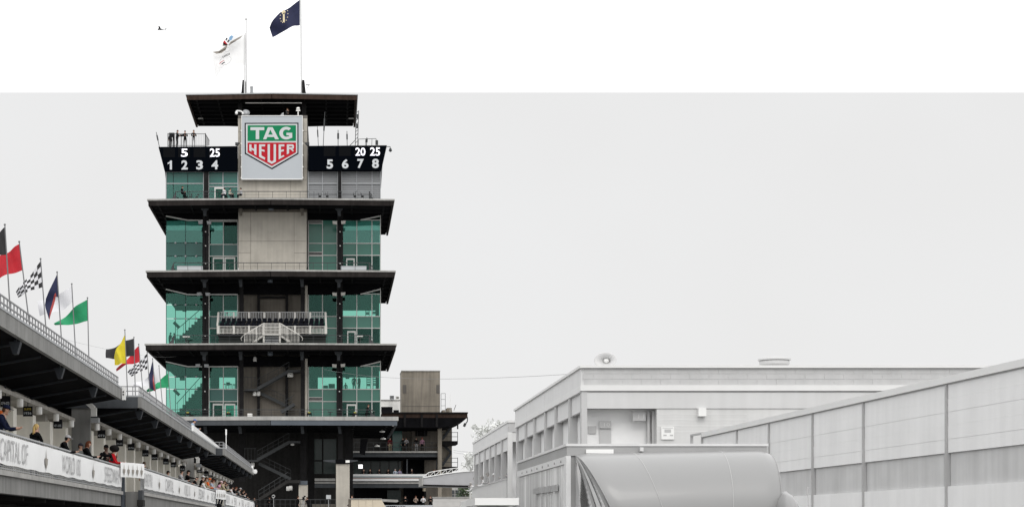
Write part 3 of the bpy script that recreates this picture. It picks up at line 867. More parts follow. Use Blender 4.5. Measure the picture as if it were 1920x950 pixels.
# antennas on the right hand deck
AN = [(595, 236, 597, 274, .05, 'thin pale whip antenna nearest the billboard'), (609, 210, 606, 274, .06, 'tall white tipped whip antenna'), (634, 244, 634, 274, .07, 'dark antenna rod in the middle of the deck'),
      (650.5, 246, 651, 274, .06, 'short dark antenna rod with a thick middle'), (688, 258, 687, 274, .08, 'short stubby antenna near the deck rail'), (293, 248, 299, 276, .06, 'leaning whip antenna at the left tip of the left scoreboard')]
for a, b, c, e, r, lb in AN:
    mb = MB(); mb.tube(P(c, e, 188), P(a, b, 188), r * .6, 5); q0 = P(c, e, 188).lerp(P(a, b, 188), .45); q1 = P(c, e, 188).lerp(P(a, b, 188), .8); mb.tube(q0, q1, r * 1.5, 6)
    tag(mb.build('antenna', 'raild'), lb, 'antenna', 'antennas on the scoreboard decks')
mb = MB()
for px in (666, 670.5): mb.bar(P(px, 274, 187), P(px + 2, 208, 187), .07, .07)
for k in range(9): mb.bar(P(666.5 + .2 * k, 268 - 7 * k, 187), P(671 + .2 * k, 264 - 7 * k, 187), .05, .05)
mb.bar(P(655, 274, 187), P(667, 262, 187), .06, .06); rect(mb, 669, 672.5, 214, 222, 186.9, .2); rect(mb, 668, 671, 232, 240, 186.9, .2)
tag(mb.build('lattice_mast', 'raild'), 'dark lattice mast at the right edge of the roof with small boxes on it', 'mast')
mb = MB()
for px in (672, 685, 697): mb.bar(P(px, 274, 188), P(px + .5, 261, 188), .05, .05)
mb.bar(P(672, 261, 188), P(705, 260, 188), .05, .05); mb.bar(P(705, 260, 188), P(707, 272, 188), .05, .05); rect(mb, 704, 709, 263, 271, 188, .3)
tag(mb.build('deck_rail', 'raild'), 'thin guard rail with a small box on the right scoreboard deck', 'railing')
mb = MB(); mb.path([P(724, 275, 185.6), P(731.5, 275, 185.6), P(732, 279, 185.6)], .04, 5); mb.lathe(P(732, 285, 185.6), [(.04, 0), (.19, .12), (.1, .4)], 8)
tag(mb.build('hanging_siren', 'raild', smooth=True), 'small dark bell lamp hung off the right tip of the right scoreboard', 'lamp')
mb = MB()
for k in range(22):
    px = 315.5 + k * 3.3
    mb.bar(P(px, 275, 186.5), P(px, 251, 186.5), .014, .014)
for y in (251, 273): mb.bar(P(315, y, 186.5), P(385.5, y, 186.5), .05, .05)
for px in (315, 385): mb.bar(P(px, 275, 186.5), P(px, 250, 186.5), .09, .09)
for k in range(9): mb.bar(P(385 + k * .9, 275 - .3 * k, 186.5 + .6 * k), P(385 + k * .9, 251.5 + 1.6 * k, 186.5 + .6 * k), .03, .03)
mb.bar(P(385, 251, 186.5), P(392.5, 264, 191.5), .05, .05)
tag(mb.build('deck_rail', 'raild'), 'dark barred guard rail round the spotters on the left scoreboard deck', 'railing')
mb = MB(); rect(mb, 317, 327, 249, 256, 187.5, .4); rect(mb, 317, 320, 256, 275, 187.5, .4); rect(mb, 324.5, 327, 256, 275, 187.6, .4); rect(mb, 336, 345, 252, 255, 187.8, .3); mb.bar(P(340, 255, 187.9), P(340, 275, 187.9), .06, .06)
tag(mb.build('spotter_stand', 'black'), 'black equipment stand behind the spotters on the left scoreboard deck', 'stand')
for px, sd in ((444, 'left'), (577, 'right')):
    mb = MB(); s = -1 if px < 500 else 1
    mb.bar(P(px, 274, 187.2), P(px - s * 0 + s * -5, 268, 187.2), .12, .12); rect(mb, px - 3, px + 3, 267, 272, 187, .3)
    tag(mb.build('small_camera', 'raild'), 'small dark camera on the %s face of the core above the scoreboard' % sd, 'camera', 'cameras on the core')

# silhouettes inside the glazed rooms
for (px0, px1, y0, y1, Y, nm) in ((337, 346, 704, 712, 198, 'hanging_duct'), (342, 349, 571, 583, 198, 'hanging_duct'), (424, 431, 716, 721, 193, 'monitor'), (648, 655, 706, 709, 192, 'hanging_duct'), (606, 615, 722, 727, 193, 'counter'), (616, 628, 719, 727, 194, 'counter'), (584, 588, 708, 714, 192.5, 'monitor')):
    R1(nm, 'room', T, px0, px1, y0, y1, Y, .5)
def inner_chair(px, py, Y, lb):
    t = thing('ladder_back_chair', lb, 'chair', P(px, py + 18, Y))
    mb = MB()
    for dx in (-3.4, 3.4): mb.bar(P(px + dx, py - 8, Y), P(px + dx, py + 18, Y), .06, .06)
    mb.build('chair_frame', 'room', t)
    mb = MB()
    for k in range(4): rect(mb, px - 3.2, px + 3.2, py - 6 + k * 4.2, py - 4 + k * 4.2, Y, .05)
    mb.build('back_slats', 'room', t)
    mb = MB(); rect(mb, px - 3.4, px + 3.4, py + 9, py + 10.5, Y - .5, .5); mb.build('seat', 'room', t)
for px, py, lb in ((691, 712, 'dark ladder back chair behind the right corner glass of the lower floor, left one'), (703, 711, 'dark ladder back chair behind the right corner glass of the lower floor, right one'), (689, 578, 'dark ladder back chair behind the right corner glass of the middle floor, left one'), (701, 577, 'dark ladder back chair behind the right corner glass of the middle floor, right one')):
    inner_chair(px, py, 192.2, lb)
for k, (px, py) in enumerate(((421, 722), (426.5, 723.5), (433, 722.5), (438.5, 723), (416.5, 590), (425, 589))):
    mb = MB(); Y = 192.5 + .4 * (k % 2)
    for dx in (-1.6, 1.6): mb.bar(P(px + dx, py - 3, Y), P(px + dx * 1.3, py + 20, Y), .05, .05)
    rect(mb, px - 2, px + 2, py - 3.5, py - 2, Y, .4)
    tag(mb.build('bar_stool', 'room'), 'dark bar stool inside the left room of the %s floor, %s from the left' % ('lower' if k < 4 else 'middle', ORD[k % 4]), 'stool', 'stools inside the glass')
# terrace furniture
def table(px, py, Y, label, m='lampw', w=8, h=10):
    t = thing('terrace_table', label, 'table', P(px, py + h, Y))
    mb = MB(); rect(mb, px - w / 2, px + w / 2, py, py + 1.2, Y, .8); mb.build('table_top', m, t)
    mb = MB(); mb.tube(P(px, py + 1.2, Y + .4), P(px, py + h, Y + .4), .05, 6); mb.build('pedestal', 'raild', t)
def chair(px, py, Y, label, m='white', w=5, s=1):
    t = thing('terrace_chair', label, 'chair', P(px, py + 13, Y))
    mb = MB(); mb.prism([P(px, py, Y), P(px + 1.0 * s, py, Y), P(px + 2.2 * s, py + 6.5, Y), P(px + 1.2 * s, py + 6.5, Y)], (0, .45, 0)); mb.build('backrest', m, t)
    mb = MB(); rect(mb, min(px + 1.2 * s, px + 6 * s), max(px + 1.2 * s, px + 6 * s), py + 6.2, py + 7.2, Y, .45); mb.build('seat', m, t)
    mb = MB()
    for a in (1.8, 5.5):
        for e in (.03, .42): mb.bar(P(px + a * s, py + 7, Y + e), P(px + a * s, py + 13, Y + e), .03, .03)
    mb.build('chair_legs', m, t)
for k, (px, w) in enumerate(((459, 8), (513, 11), (558, 8))):
    mb = MB(); mb.ball(P(px, 504, 188.2), w * .058 / 2, .3, .3, 12, 6, z0=0.0); mb.tube(P(px, 520, 188.2), P(px, 503, 188.2), .05, 6)
    tag(mb.build('round_table', 'white', smooth=True), 'small round white table below the plain concrete wall, %s from the left' % ORD[k], 'table', 'round white tables on the upper terrace')
for k, (px, s) in enumerate(((497, 1), (525, -1), (573, -1))):
    chair(px, 498, 188.1, 'white chair on the upper terrace, %s from the left' % ORD[k], 'white', 5, s)
tall = MB(); rect(tall, 472, 476.5, 495, 496, 188, .3); tall.tube(P(474, 496, 188.1), P(474, 510, 188.1), .05, 6)
tag(tall.build('bar_table', 'raild'), 'dark narrow bar table before the plain concrete wall', 'table')
table(349, 630, 188, 'white table by the corner glass on the middle terrace', w=13, h=12)
table(675, 629, 188, 'white table outside the door on the middle terrace', w=11, h=12)
table(619, 771, 188, 'dark pedestal table on the lower terrace below the green wall', 'raild', 8, 20)
mb = MB(); rect(mb, 464, 473, 774.5, 780, 186.8, .6); tag(mb.build('cool_box', 'lampw'), 'white cool box on the lower terrace by the open core', 'cool box')
def cluttered(px, lb):
    t = thing('picnic_set', lb, 'table', P(px, 795, 187.5))
    mb = MB(); rect(mb, px - 4.5, px + 4.5, 773.5, 776, 187.5, .9); mb.build('table_top', 'black', t)
    mb = MB(); rect(mb, px - 2.5, px + 2, 771.6, 773.4, 187.6, .4); mb.build('yellow_tray', mat('yellow', (.55, .5, .08), .6), t)
    mb = MB()
    for dx in (-4, 4): mb.bar(P(px + dx, 776, 187.7), P(px + dx, 795, 187.7), .06, .06)
    mb.build('table_legs', 'black', t)
cluttered(580, 'dark table with a yellow tray right of the core on the lower terrace'); cluttered(666, 'dark table with a yellow tray before the right door on the lower terrace'); cluttered(428, 'dark table with a yellow tray before the left doors on the lower terrace'); cluttered(352, 'dark table with a yellow tray by the corner glass on the lower terrace')
for px, lb in ((596, 'dark chair left of the steel post below the louvres'), (610, 'dark chair farther right below the left louvres'), (662, 'dark chair before the right louvres'), (676, 'dark chair farthest right before the louvres')):
    chair(px, 361, 185.6, lb, 'raild', 5, 1)
for px, lb in ((360, 'dark chair beside the seated man behind the teal glass'), (372, 'dark chair nearest the steel post behind the terrace rail')):
    chair(px, 362, 185.6, lb, 'raild', 5, -1)
# stairs inside the left glass corner, seen as silhouettes
for (y0, y1) in ((592, 640), (718, 778)):
    mb = MB(); n = 9; q = []
    for k in range(n):
        a = 331 + (381 - 331) * k / n; b = 331 + (381 - 331) * (k + 1) / n
        ya = y1 - (y1 - y0) * (k + 1) / n
        q += [(a, ya), (b, ya)]
    q = [(331, y1 + 8)] + q + [(383, q[-1][1]), (383, y1 + 8)]
    mb.prism([P(a, b, 197.5) for a, b in q], (0, 1.5, 0)); sf = mb.build('inner_stair', 'room', T)
    mb = MB(); mb.bar(P(331, y1 - 22, 197.4), P(381, y0 - 17, 197.4), .07, .07)
    for k in range(5):
        a = 333 + k * 11; yb = y1 - (y1 - y0) * (k * 11 + 4) / 50
        mb.bar(P(a, yb, 197.4), P(a, yb - 18, 197.4), .04, .04)
    mb.build('handrail', 'black', sf)
    mb = MB(); mb.bar(P(326, y0 + 12, 198.4), P(336, y0 + 22, 198.4), .35, .35); mb.build('inner_brace', 'room', T)
    mb = MB(); mb.bar(P(326, (y0 + y1) / 2 - 19, 199), P(381, (y0 + y1) / 2 - 19, 199), .07, .07); mb.bar(P(348, y0 - 40, 199), P(348, y1, 199), .07, .07); mb.bar(P(329, y0 - 40, 199), P(329, y1, 199), .07, .07)
    mb.build('rear_glazing_bar', 'steel', T)
# ================================================================== PIT SIDE SUITES, LEFT
ZF, ZR = 3.30, 4.36          # balcony floor, top of its rail
BAY = 3.9
SUITES = [('nearest', 30.0, 72.6, -9.0, [59.8 + BAY * k for k in range(-6, 4)]),
          ('middle', 73.3, 119.6, -8.25, [73.9 + BAY * k for k in range(12)]),
          ('farthest', 121.2, 166.0, -7.72, [122.8 + BAY * k for k in range(11)])]
SIGN_TXT = ['SUITE|1936', '071-072', '|073', '074-075', '|076', '077', '078-079', '|080', '081', '082-083', '|084', '085']
def year_sign(px_text, x, y, z, label, w=.34, h=.36):
    t = thing('hanging_sign', label, 'sign', (x, y, z))
    mb = MB(); mb.box(x - w / 2, x + w / 2, y, y + .04, z, z + h); mb.build('sign_board', 'black', t)
    mb = MB(); mb.bar((x, y + .02, z + h), (x, y + .02, z + h + .35), .03, .03); mb.build('hanger', 'raild', t)
    mb = MB()
    parts = px_text.split('|')
    add_text(mb, parts[-1], (x - w * .40, y - .006, z + h * .18), (w * .8, 0, 0), (0, 0, h * .26), .01)
    mb.build('lettering', 'digit', t)
    if len(parts) > 1 and parts[0]:
        mb = MB(); add_text(mb, parts[0], (x - w * .36, y - .006, z + h * .62), (w * .72, 0, 0), (0, 0, h * .2), .01)
        mb.build('lettering', mat('yellow print', (.55, .42, .05), .6), t)
M['rail_dull'] = mat('dull galvanised rail', (.23, .23, .235), .6)
lamp_src = None
for k, (bi, px, py) in enumerate(((0, 10, 752), (0, 52, 771), (0, 108.5, 794.5), (1, 190, 813.5), (1, 224, 829), (1, 246, 837), (1, 272.5, 849), (1, 290, 856), (1, 311, 864.5), (1, 325, 870), (1, 342, 877), (2, 374, 881), (2, 386.5, 887), (2, 395, 890), (2, 429, 906))):
    xs_ = SUITES[bi][3] - 2.0
    ys_ = -xs_ * F / (CX - px)
    year_sign(SIGN_TXT[[3, 0, 1, 2, 3, 4, 5, 6, 7, 8, 9, 10, 11, 5, 6][k]], xs_, ys_, Z(py, ys_) - .17, 'small black numbered sign, %s from the left along the suites' % ORD[k])
for bi, (nm, Y0, Y1, xf, lys) in enumerate(SUITES):
    B = thing('suite_building', 'grey trackside suite block with banner hung balcony and overhanging roof, the %s of three' % nm, 'building', (xf - 4, (Y0 + Y1) / 2, 0), 'trackside suite blocks')
    xw = xf - 2.9                                             # alcove wall
    zr = [7.72, 7.44, 7.48][bi]
    mb = MB(); mb.box(xf - 9, xf + .02, Y0, Y1, zr - .07, zr); mb.build('roof_edge', 'grey', B)
    mb = MB(); mb.prism([(xf - .16, Y0 + .16, zr - .073), (xf - 9, Y0 + .16, zr - .073), (xf - 9, Y0 + .16, zr - 1.2), (xf - 2.7, Y0 + .16, zr - .95), (xf - .16, Y0 + .16, zr - .50)], (0, Y1 - Y0 - .3, 0))
    mb.build('roof', 'soffit', B)
    # fascia cast in lengths, and the end face towards the viewer
    n = int((Y1 - Y0) / 7.8)
    for k in range(n):
        a, b = Y0 + (Y1 - Y0) * k / n, Y0 + (Y1 - Y0) * (k + 1) / n
        mb = MB(); mb.box(xf - .15, xf, a + .012, b - .012, zr - .53, zr - .073); mb.build('fascia_panel', 'conc_grey', B)
    mb = MB(); mb.box(xf - 6, xf - .153, Y0, Y0 + .15, zr - .55, zr - .073); mb.build('end_fascia', 'steel_grey', B)
    y = Y0 + .8
    while y < Y1 - .5:
        mb = MB(); mb.bar((xf - .3, y, zr - .55), (xf - 2.75, y, zr - 1.0), .06, .08); mb.build('soffit_rib', 'wedge', B)
        y += BAY if bi == 0 else BAY / 1.0
    # wall: alcoves between pilasters, beam, doors
    mb = MB(); mb.box(xf - 9, xw, Y0 + .3, Y1 - .2, 0, zr - .9); mb.build('rear_wall', 'cream', B)
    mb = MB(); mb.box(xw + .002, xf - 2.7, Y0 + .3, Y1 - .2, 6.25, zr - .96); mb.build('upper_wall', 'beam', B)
    mb = MB(); mb.box(xf - 2.68, xf - 1.95, Y0 + .3, Y1 - .2, 6.25, 6.39); mb.build('beam', 'beam', B)
    mb = MB(); mb.box(xf - 3.0, xf - 2.2, Y0 + .05, Y0 + .28, 0, 7.0); mb.build('end_wall', 'conc_grey', B)
    for k, ly in enumerate(lys):
        mb = MB(); mb.box(xw + .002, xf - 2.2, ly - .1, ly + .55, ZF + .002, 5.95); mb.build('pilaster', 'cream', B)
        mb = MB(); mb.box(xw + .002, xf - 2.4, ly - .05, ly + .5, 5.953, 6.247); mb.build('cross_beam', 'beam', B)
        mb = MB(); mb.box(xw + .003, xw + .06, ly + 1.0, ly + 2.5, ZF + .002, 5.35); d_ = mb.build('door', 'door', B)
        mb = MB(); mb.box(xw + .005, xw + .10, ly + 2.52, ly + 2.72, ZF + .002, 5.35); mb.build('door_gap', 'steel', d_)
        mb = MB(); mb.box(xw + .005, xw + .10, ly + .9, ly + 2.75, 5.36, 5.44); mb.build('door_head', 'grey', d_)
        mb = MB(); mb.box(xf - 2.75, xf - 2.70, ly + .8, ly + 2.9, 6.75, zr - 1.0); mb.build('upper_recess', 'soffit', B)
        # cylinder lamp on the beam
        lb = 'white cylinder lamp, %s from the near end of the %s suite block' % (ORD[k], nm)
        if lamp_src is None:
            mb = MB(); mb.lathe((xf - 1.98, ly, 5.97), [(.10, 0), (.115, .015), (.115, .27), (.10, .279)], 14)
            lamp_src = tag(mb.build('cylinder_lamp', 'lampw', smooth=False), lb, 'lamp', 'cylinder lamps along the suites')
            base = Vector(lamp_src.location) - Vector((xf - 1.98, ly, 0))
        else:
            c = lamp_src.copy(); COL.objects.link(c); c.location = Vector((xf - 1.98, ly, 0)) + base; c['label'] = lb
    # balcony slab and the lower storey
    yb1 = Y1 - .1
    mb = MB(); mb.box(xf - 3, xf + .08, Y0, yb1, ZF - .14, ZF); mb.build('slab_edge', 'conc_edge', B)
    n = int((yb1 - Y0) / 3.9)
    for k in range(n):
        a, b = Y0 + (yb1 - Y0) * k / n, Y0 + (yb1 - Y0) * (k + 1) / n
        mb = MB(); mb.box(xf - .3, xf - .02, a + .01, b - .01, ZF - .62, ZF - .143); mb.build('slab_panel', 'conc_grey', B)
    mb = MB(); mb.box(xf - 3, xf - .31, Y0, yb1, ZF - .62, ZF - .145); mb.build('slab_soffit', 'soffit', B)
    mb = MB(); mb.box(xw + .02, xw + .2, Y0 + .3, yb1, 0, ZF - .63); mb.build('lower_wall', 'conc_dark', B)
    y = Y0 + 2
    while y < yb1 - 1:
        mb = MB(); mb.bar((xf - .35, y, ZF - .66), (xf - 2.9, y, ZF - .66), .2, .16); mb.build('slab_rib', 'conc_dark', B)
        y += BAY
    # railing: two rails, balusters, mesh below the banner
    mb = MB()
    mb.bar((xf - .03, Y0 + .1, ZR), (xf - .03, yb1, ZR), .06, .05)
    mb.bar((xf - .03, Y0 + .1, ZR - .14), (xf - .03, yb1, ZR - .14), .03, .03)
    mb.bar((xf - .03, Y0 + .1, ZF + .06), (xf - .03, yb1, ZF + .06), .03, .03)
    mb.bar((xf - .03, Y0 + .1, ZF + .13), (xf - .03, yb1, ZF + .13), .03, .03)
    mb.build('railing', 'rail', B)
    mb = MB(); y = Y0 + .1; st_ = .30
    while y < yb1:
        mb.bar((xf - .03, y, ZF), (xf - .03, y, ZR), .03, .03); y += st_
    mb.build('balusters', 'rail', B, kind='stuff')
    # safety rail on the roof
    xr = xf - .13
    mb = MB()
    for h in (.2, .40): mb.bar((xr, Y0 + .3, zr + h), (xr, Y1 - .2, zr + h), .04, .04)
    for h in (.2, .40): mb.bar((xf - 1.6, Y0 + .3, zr + h), (xr, Y0 + .3, zr + h), .04, .04)
    for k in range(5): mb.bar((xf - 1.6 + .3 * k, Y0 + .3, zr), (xf - 1.6 + .3 * k, Y0 + .3, zr + .4), .035, .035)
    mb.build('roof_rail', 'rail_dull', B)
    mb = MB(); y = Y0 + .3
    while y < Y1 - .2:
        mb.bar((xr, y, zr), (xr, y, zr + .40), .035, .035); y += .5
    mb.build('roof_rail_posts', 'rail_dull', B, kind='stuff')
    # floodlights under the fascia
    n = 0
    y = {0: 49.6, 1: 74.6, 2: 124.0}[bi]
    while y < Y1 - 1:
        x, z = xf - .24, zr - .60
        t = MB()
        t.prism([(x + .18, y - .2, z), (x - .17, y - .2, z), (x - .04, y - .2, z - .36), (x + .08, y - .2, z - .35)], (0, .3, 0))
        t.bar((x, y, z), (x, y, z + .12), .08, .08)
        tag(t.build('wedge_floodlight', 'wedge'), 'dark wedge floodlight, %s from the near end of the %s suite roof edge' % (ORD[n], nm), 'floodlight', 'wedge floodlights under the roof edges')
        n += 1; y += 8.0 if bi == 0 else 6.5
# banners: white vinyl on the rail, printed words and arrows
def banner(x0, y0, x1, y1, zb, zt, items, label, sag=.018):
    A, Bv = Vector((x0, y0, 0)), Vector((x1, y1, 0))
    ln = (Bv - A).length; dr = (Bv - A).normalized(); nr = Vector((dr.y, -dr.x, 0))
    t = thing('banner', label, 'banner', (x0, y0, zb), 'white banners on the balcony rail')
    mb = MB(); n = max(4, int(ln / .45)); pts = []
    rnd = random.Random(int(y0 * 10))
    for k in range(n + 1):
        p = A + dr * (ln * k / n)
        wv = sag * math.sin(k * 1.1) * rnd.uniform(.3, 1)
        for e, z in ((0, zb + wv), (.012 + .012 * math.sin(k * .8), (zb + zt) / 2), (0, zt + wv * .4)):
            pts.append(p + nr * (e + .03) + Vector((0, 0, z)))
    fs = []
    for k in range(n):
        for j in range(2):
            fs.append((k * 3 + j, (k + 1) * 3 + j, (k + 1) * 3 + j + 1, k * 3 + j + 1))
    mb.add(pts, fs); mb.build('vinyl', 'banner', t, smooth=True)
    h = zt - zb
    for it in items:
        s0, ln_, what = it
        p = A + dr * s0 + nr * .062
        mb = MB()
        if what == 'arrow':
            w = ln_
            def q(u, v): return p + dr * (u * w) + Vector((0, 0, zb + h * v))
            mb.add([q(0, .93), q(.12, .55), q(.5, .53), q(.42, .33), q(.08, .17), q(0, .05), q(-.08, .17), q(-.42, .33), q(-.5, .53), q(-.12, .55)], [(0, 1, 9), (1, 2, 3, 4, 5, 6, 7, 8, 9)])
            mb.build('arrow_emblem', 'arrow', t)
        else:
            add_text(mb, what, p + Vector((0, 0, zb + h * .13)), dr * ln_, (0, 0, h * .74), .0)
            mb.build('lettering', 'print', t)
    return t
x = -9.0
def yy(px, x): return -x * F / (CX - px)
zb, zt = 3.46, 4.27
def it(px0, px1, what, x, y0): return (yy(px0, x) - y0, yy(px1, x) - yy(px0, x), what)
banner(x, 40, x, 72.3, zb, zt, [(yy(-40, x) - 40, yy(-8, x) - yy(-40, x), 'RACING'), (yy(-3, x) - 40, yy(49, x) - yy(-3, x), 'CAPITAL OF'),
       (yy(83.5, x) - 40, .55, 'arrow'), (yy(114, x) - 40, yy(148.5, x) - yy(114, x), 'WORLD 100'), (yy(172.5, x) - 40, .55, 'arrow'), (yy(194, x) - 40, yy(222, x) - yy(194, x), 'SPEEDWAY')],
       'long white banner with grey capitals and bronze arrows on the nearest balcony')
banner(-8.94, 71.5, -8.16, 73.4, 3.88, 4.50, [(.25 + .38 * k, .22, 'arrow') for k in range(5)], 'short white banner with a row of arrows bridging the nearest and middle balconies')
x = -8.25; y0 = 74.2
its = []
for k, (a, b, w) in enumerate(((266.5, 284, 'GRAND PRIX'), (308.5, 324, 'CAPITAL'), (343.5, 355, 'WORLD 100'), (371, 382, 'SPEEDWAY'), (395, 403, 'RACING'))):
    its.append((yy(a, x) - y0, yy(b, x) - yy(a, x), w))
for a in (297, 334.5, 363.5, 388.5): its.append((yy(a, x) - y0, .55, 'arrow'))
banner(x, y0, x, 119.3, zb, zt, its, 'long white banner with five blocks of grey capitals on the middle balcony', .012)
banner(-8.2, 118.6, -7.68, 121.6, 3.80, 4.46, [(.4 + .55 * k, .25, 'arrow') for k in range(5)], 'short white banner bridging the middle and farthest balconies beside the crowd', .03)
x = -7.72; y0 = 121.8; its = []
for k, (a, b, w) in enumerate(((422, 429, 'WORLD 100'), (438, 443, 'SPEEDWAY'), (452, 456.5, 'CAPITAL'), (463, 467, 'RACING'), (473, 476.5, 'GRAND PRIX'))):
    its.append((yy(a, x) - y0, yy(b, x) - yy(a, x), w))
for a in (434, 448, 460, 470): its.append((yy(a, x) - y0, .5, 'arrow'))
banner(x, y0, x, 165.6, zb, zt, its, 'long white banner with small blocks of print on the farthest balcony', .012)

# stair block between the nearest and middle suites, and the next one
for i, (a, b, xx, yy0) in enumerate(((229, 268, -9.0, 73.1), (404.5, 421, -8.2, 120.2))):
    t = thing('stair_block', ['grey concrete stair block with a steel post between the nearest and middle suite blocks', 'small grey concrete stair block between the middle and farthest suite blocks'][i], 'building', (X(b, yy0), yy0, 0), 'stair blocks between the suites')
    mb = MB(); mb.box(X(a + 6, yy0), X(b - 4, yy0), yy0 + .05, yy0 + .4, 0, 3.30); mb.build('wall', 'conc_grey', t)
    mb = MB(); mb.box(X(a, yy0), X(a + (5 if i == 0 else 2), yy0), yy0 - .3, yy0 + .1, 2.4, 4.0); mb.build('steel_post', 'bluegrey', t)
    mb = MB(); mb.box(X(b - (8 if i == 0 else 5), yy0), X(b, yy0), yy0 - .2, yy0 + .5, 0, 3.36); mb.build('end_pier', 'steel_grey' if i == 0 else 'conc_grey', t)
    mb = MB(); mb.box(X(b - 10 if i == 0 else b - 6, yy0), X(b + 1, yy0), yy0 - .25, yy0 + .6, 2.68, 2.95); mb.build('ledge', 'conc_dark', t)
    if i == 1:
        mb = MB(); mb.box(X(a + 1, yy0), X(b - 5.2, yy0), yy0 - .05, yy0 + .04, 0, 3.5); mb.build('dark_opening', 'black', t)
# loudspeakers on the roof ends, downpipes
for (px0, px1, py0, py1, Y, lb) in ((228.5, 235, 724.5, 749, 72.4, 'white column loudspeaker on the end of the nearest suite roof'), (470.5, 475, 872, 884, 163, 'white column loudspeaker at the end of the farthest suite roof'), (474.5, 481, 876, 891, 165, 'round white dish antenna hung at the very tip of the farthest suite roof')):
    mb = MB()
    if 'dish' in lb:
        mb.lathe(P((px0 + px1) / 2, (py0 + py1) / 2, Y), [(.22, 0), (.22, .1), (.18, .14)], 14, (.3, -1, 0)); mb.bar(P(px0, 880, Y + .2), P(px1, 880, Y + .2), .06, .06)
    else:
        rect(mb, px0, px1, py0, py1, Y, .22); mb.bar(P(px0 - 1, (py0 + py1) / 2, Y + .3), P(px1, (py0 + py1) / 2, Y + .1), .08, .08)
        if Y < 100:
            mb.lathe(P((px0 + px1) / 2 - .6, 734, Y - .005), [(.035, 0), (.035, .01)], 8, (0, -1, 0), m=1); mb.lathe(P((px0 + px1) / 2 - .6, 739, Y - .005), [(.035, 0), (.035, .01)], 8, (0, -1, 0), m=1)
    tag(mb.build('loudspeaker' if 'loud' in lb else 'dish_antenna', ['white', 'black']), lb, 'loudspeaker' if 'loud' in lb else 'antenna')
for i, (px, py, Y, sc) in enumerate(((176, 750, 73.0, 1.0), (371, 849, 120.5, .62))):
    t = thing('downpipe', ['pale grey square downpipe on the end wall of the middle suite block', 'pale grey square downpipe on the end wall of the farthest suite block'][i], 'downpipe', P(px, py + 42 * sc, Y))
    mb = MB(); mb.bar(P(px - 17 * sc, py, Y), P(px, py + 15 * sc, Y), .24, .2); mb.bar(P(px, py + 14 * sc, Y), P(px, py + 30 * sc, Y), .24, .2); mb.build('pipe', 'lampw', t)
    mb = MB(); mb.box(X(px - 4.5 * sc, Y), X(px + 10 * sc, Y), Y - .2, Y + .2, Z(py + 42 * sc, Y), Z(py + 33 * sc, Y)); mb.build('hopper', 'grey', t)
# white glossy parapet panel on the roof of the middle block
mb = MB(); a, b = yy(363.5, -8.2), yy(415, -8.2)
mb.prism([(-8.22, a, 7.46), (-8.22, b - 3, 7.46), (-8.22, b, 7.50), (-8.22, b, 7.62), (-8.22, a, 7.80)], (-.12, 0, 0))
tag(mb.build('roof_banner', 'white'), 'white sloping panel along the roof edge of the middle suite block', 'banner')
mb = MB(); mb.bar(P(424, 840, 123), P(424, 806, 123), .05, .05); mb.bar(P(424, 815, 123), P(424, 804, 123), .10, .10)
tag(mb.build('whip_antenna', 'white'), 'thin white tipped antenna on the roof of the farthest suite block', 'antenna')

# ------------------------------------------------------------------ flags
FM = dict(x=mat('bright white cloth', (.88, .88, .88), .8, var=.02, scale=2), b=mat('black cloth', (.018, .018, .02), .8, var=.2, scale=3), r=mat('red cloth', (.42, .012, .022), .8, var=.15, scale=3), w=mat('white cloth', (.63, .63, .65), .8, var=.04, scale=3),
          n=mat('navy cloth', (.009, .0125, .05), .8, var=.2, scale=3), g=mat('green cloth', (.012, .24, .10), .8, var=.12, scale=3), y=mat('yellow cloth', (.60, .50, .022), .8, var=.1, scale=3), o=mat('coral stripe', (.33, .05, .045), .8))
def lerp_poly(pl, t):
    n = len(pl) - 1; k = min(int(t * n), n - 1); f = t * n - k
    return (pl[k][0] + (pl[k + 1][0] - pl[k][0]) * f, pl[k][1] + (pl[k + 1][1] - pl[k][1]) * f)
def flag(label, x, base_px, base_py, top_px, top_py, top, bot, color, group, pole_m='poleg', Yfix=None, rpole=.022, nu=14, nv=8, amp=.16):
    Y = Yfix if Yfix else yy(base_px, x)
    t = thing('flag', label, 'flag', P(base_px, base_py, Y), group)
    mb = MB(); b0 = P(base_px, base_py, Y); b1 = P(top_px, top_py, Y); mb.tube(b0 + (b0 - b1) * (0 if Yfix else .22), b1, rpole, 7, r2=rpole * .8); mb.ball(P(top_px, top_py, Y), rpole * 1.5, rpole * 1.5, rpole * 1.5, 8, 5)
    mb.build('flag_pole', pole_m, t)
    pts = []; mb = MB(); ms = []
    for i in range(nu + 1):
        u = i / nu
        a, b = lerp_poly(top, u), lerp_poly(bot, u)
        for j in range(nv + 1):
            v = j / nv
            dy = amp * math.sin(u * 7.5 + v * 2.2 + base_px) * min(1, u * 3) * Y / 60
            py_ = a[1] + (b[1] - a[1]) * v; px_ = a[0] + (b[0] - a[0]) * v
            q = P(px_, py_, Y); q.y += dy
            pts.append(q)
    mats_ = []; fs = []
    for i in range(nu):
        for j in range(nv):
            fs.append((i * (nv + 1) + j, (i + 1) * (nv + 1) + j, (i + 1) * (nv + 1) + j + 1, i * (nv + 1) + j + 1))
    keys = {'check': ['b', 'w'], 'navyred': ['n', 'o', 'r']}.get(color, [color])
    me = mb; me.add(pts, fs)
    for k in range(len(fs)):
        i, j = divmod(k, nv)
        if color == 'check': me.m[k] = (i * 7 // nu + j * 5 // nv) % 2 if nv % 5 == 0 else ((i // 2) + (j // 2)) % 2
        elif color == 'navyred': me.m[k] = 1 if (nv - 2 <= j) and i > 1 else 0
    me.build('flag_cloth', [FM[k] for k in keys], t, smooth=True)
    return t
G1, G2 = 'flags on the nearest suite roof', 'flags on the middle suite roof'
xx = -9.35
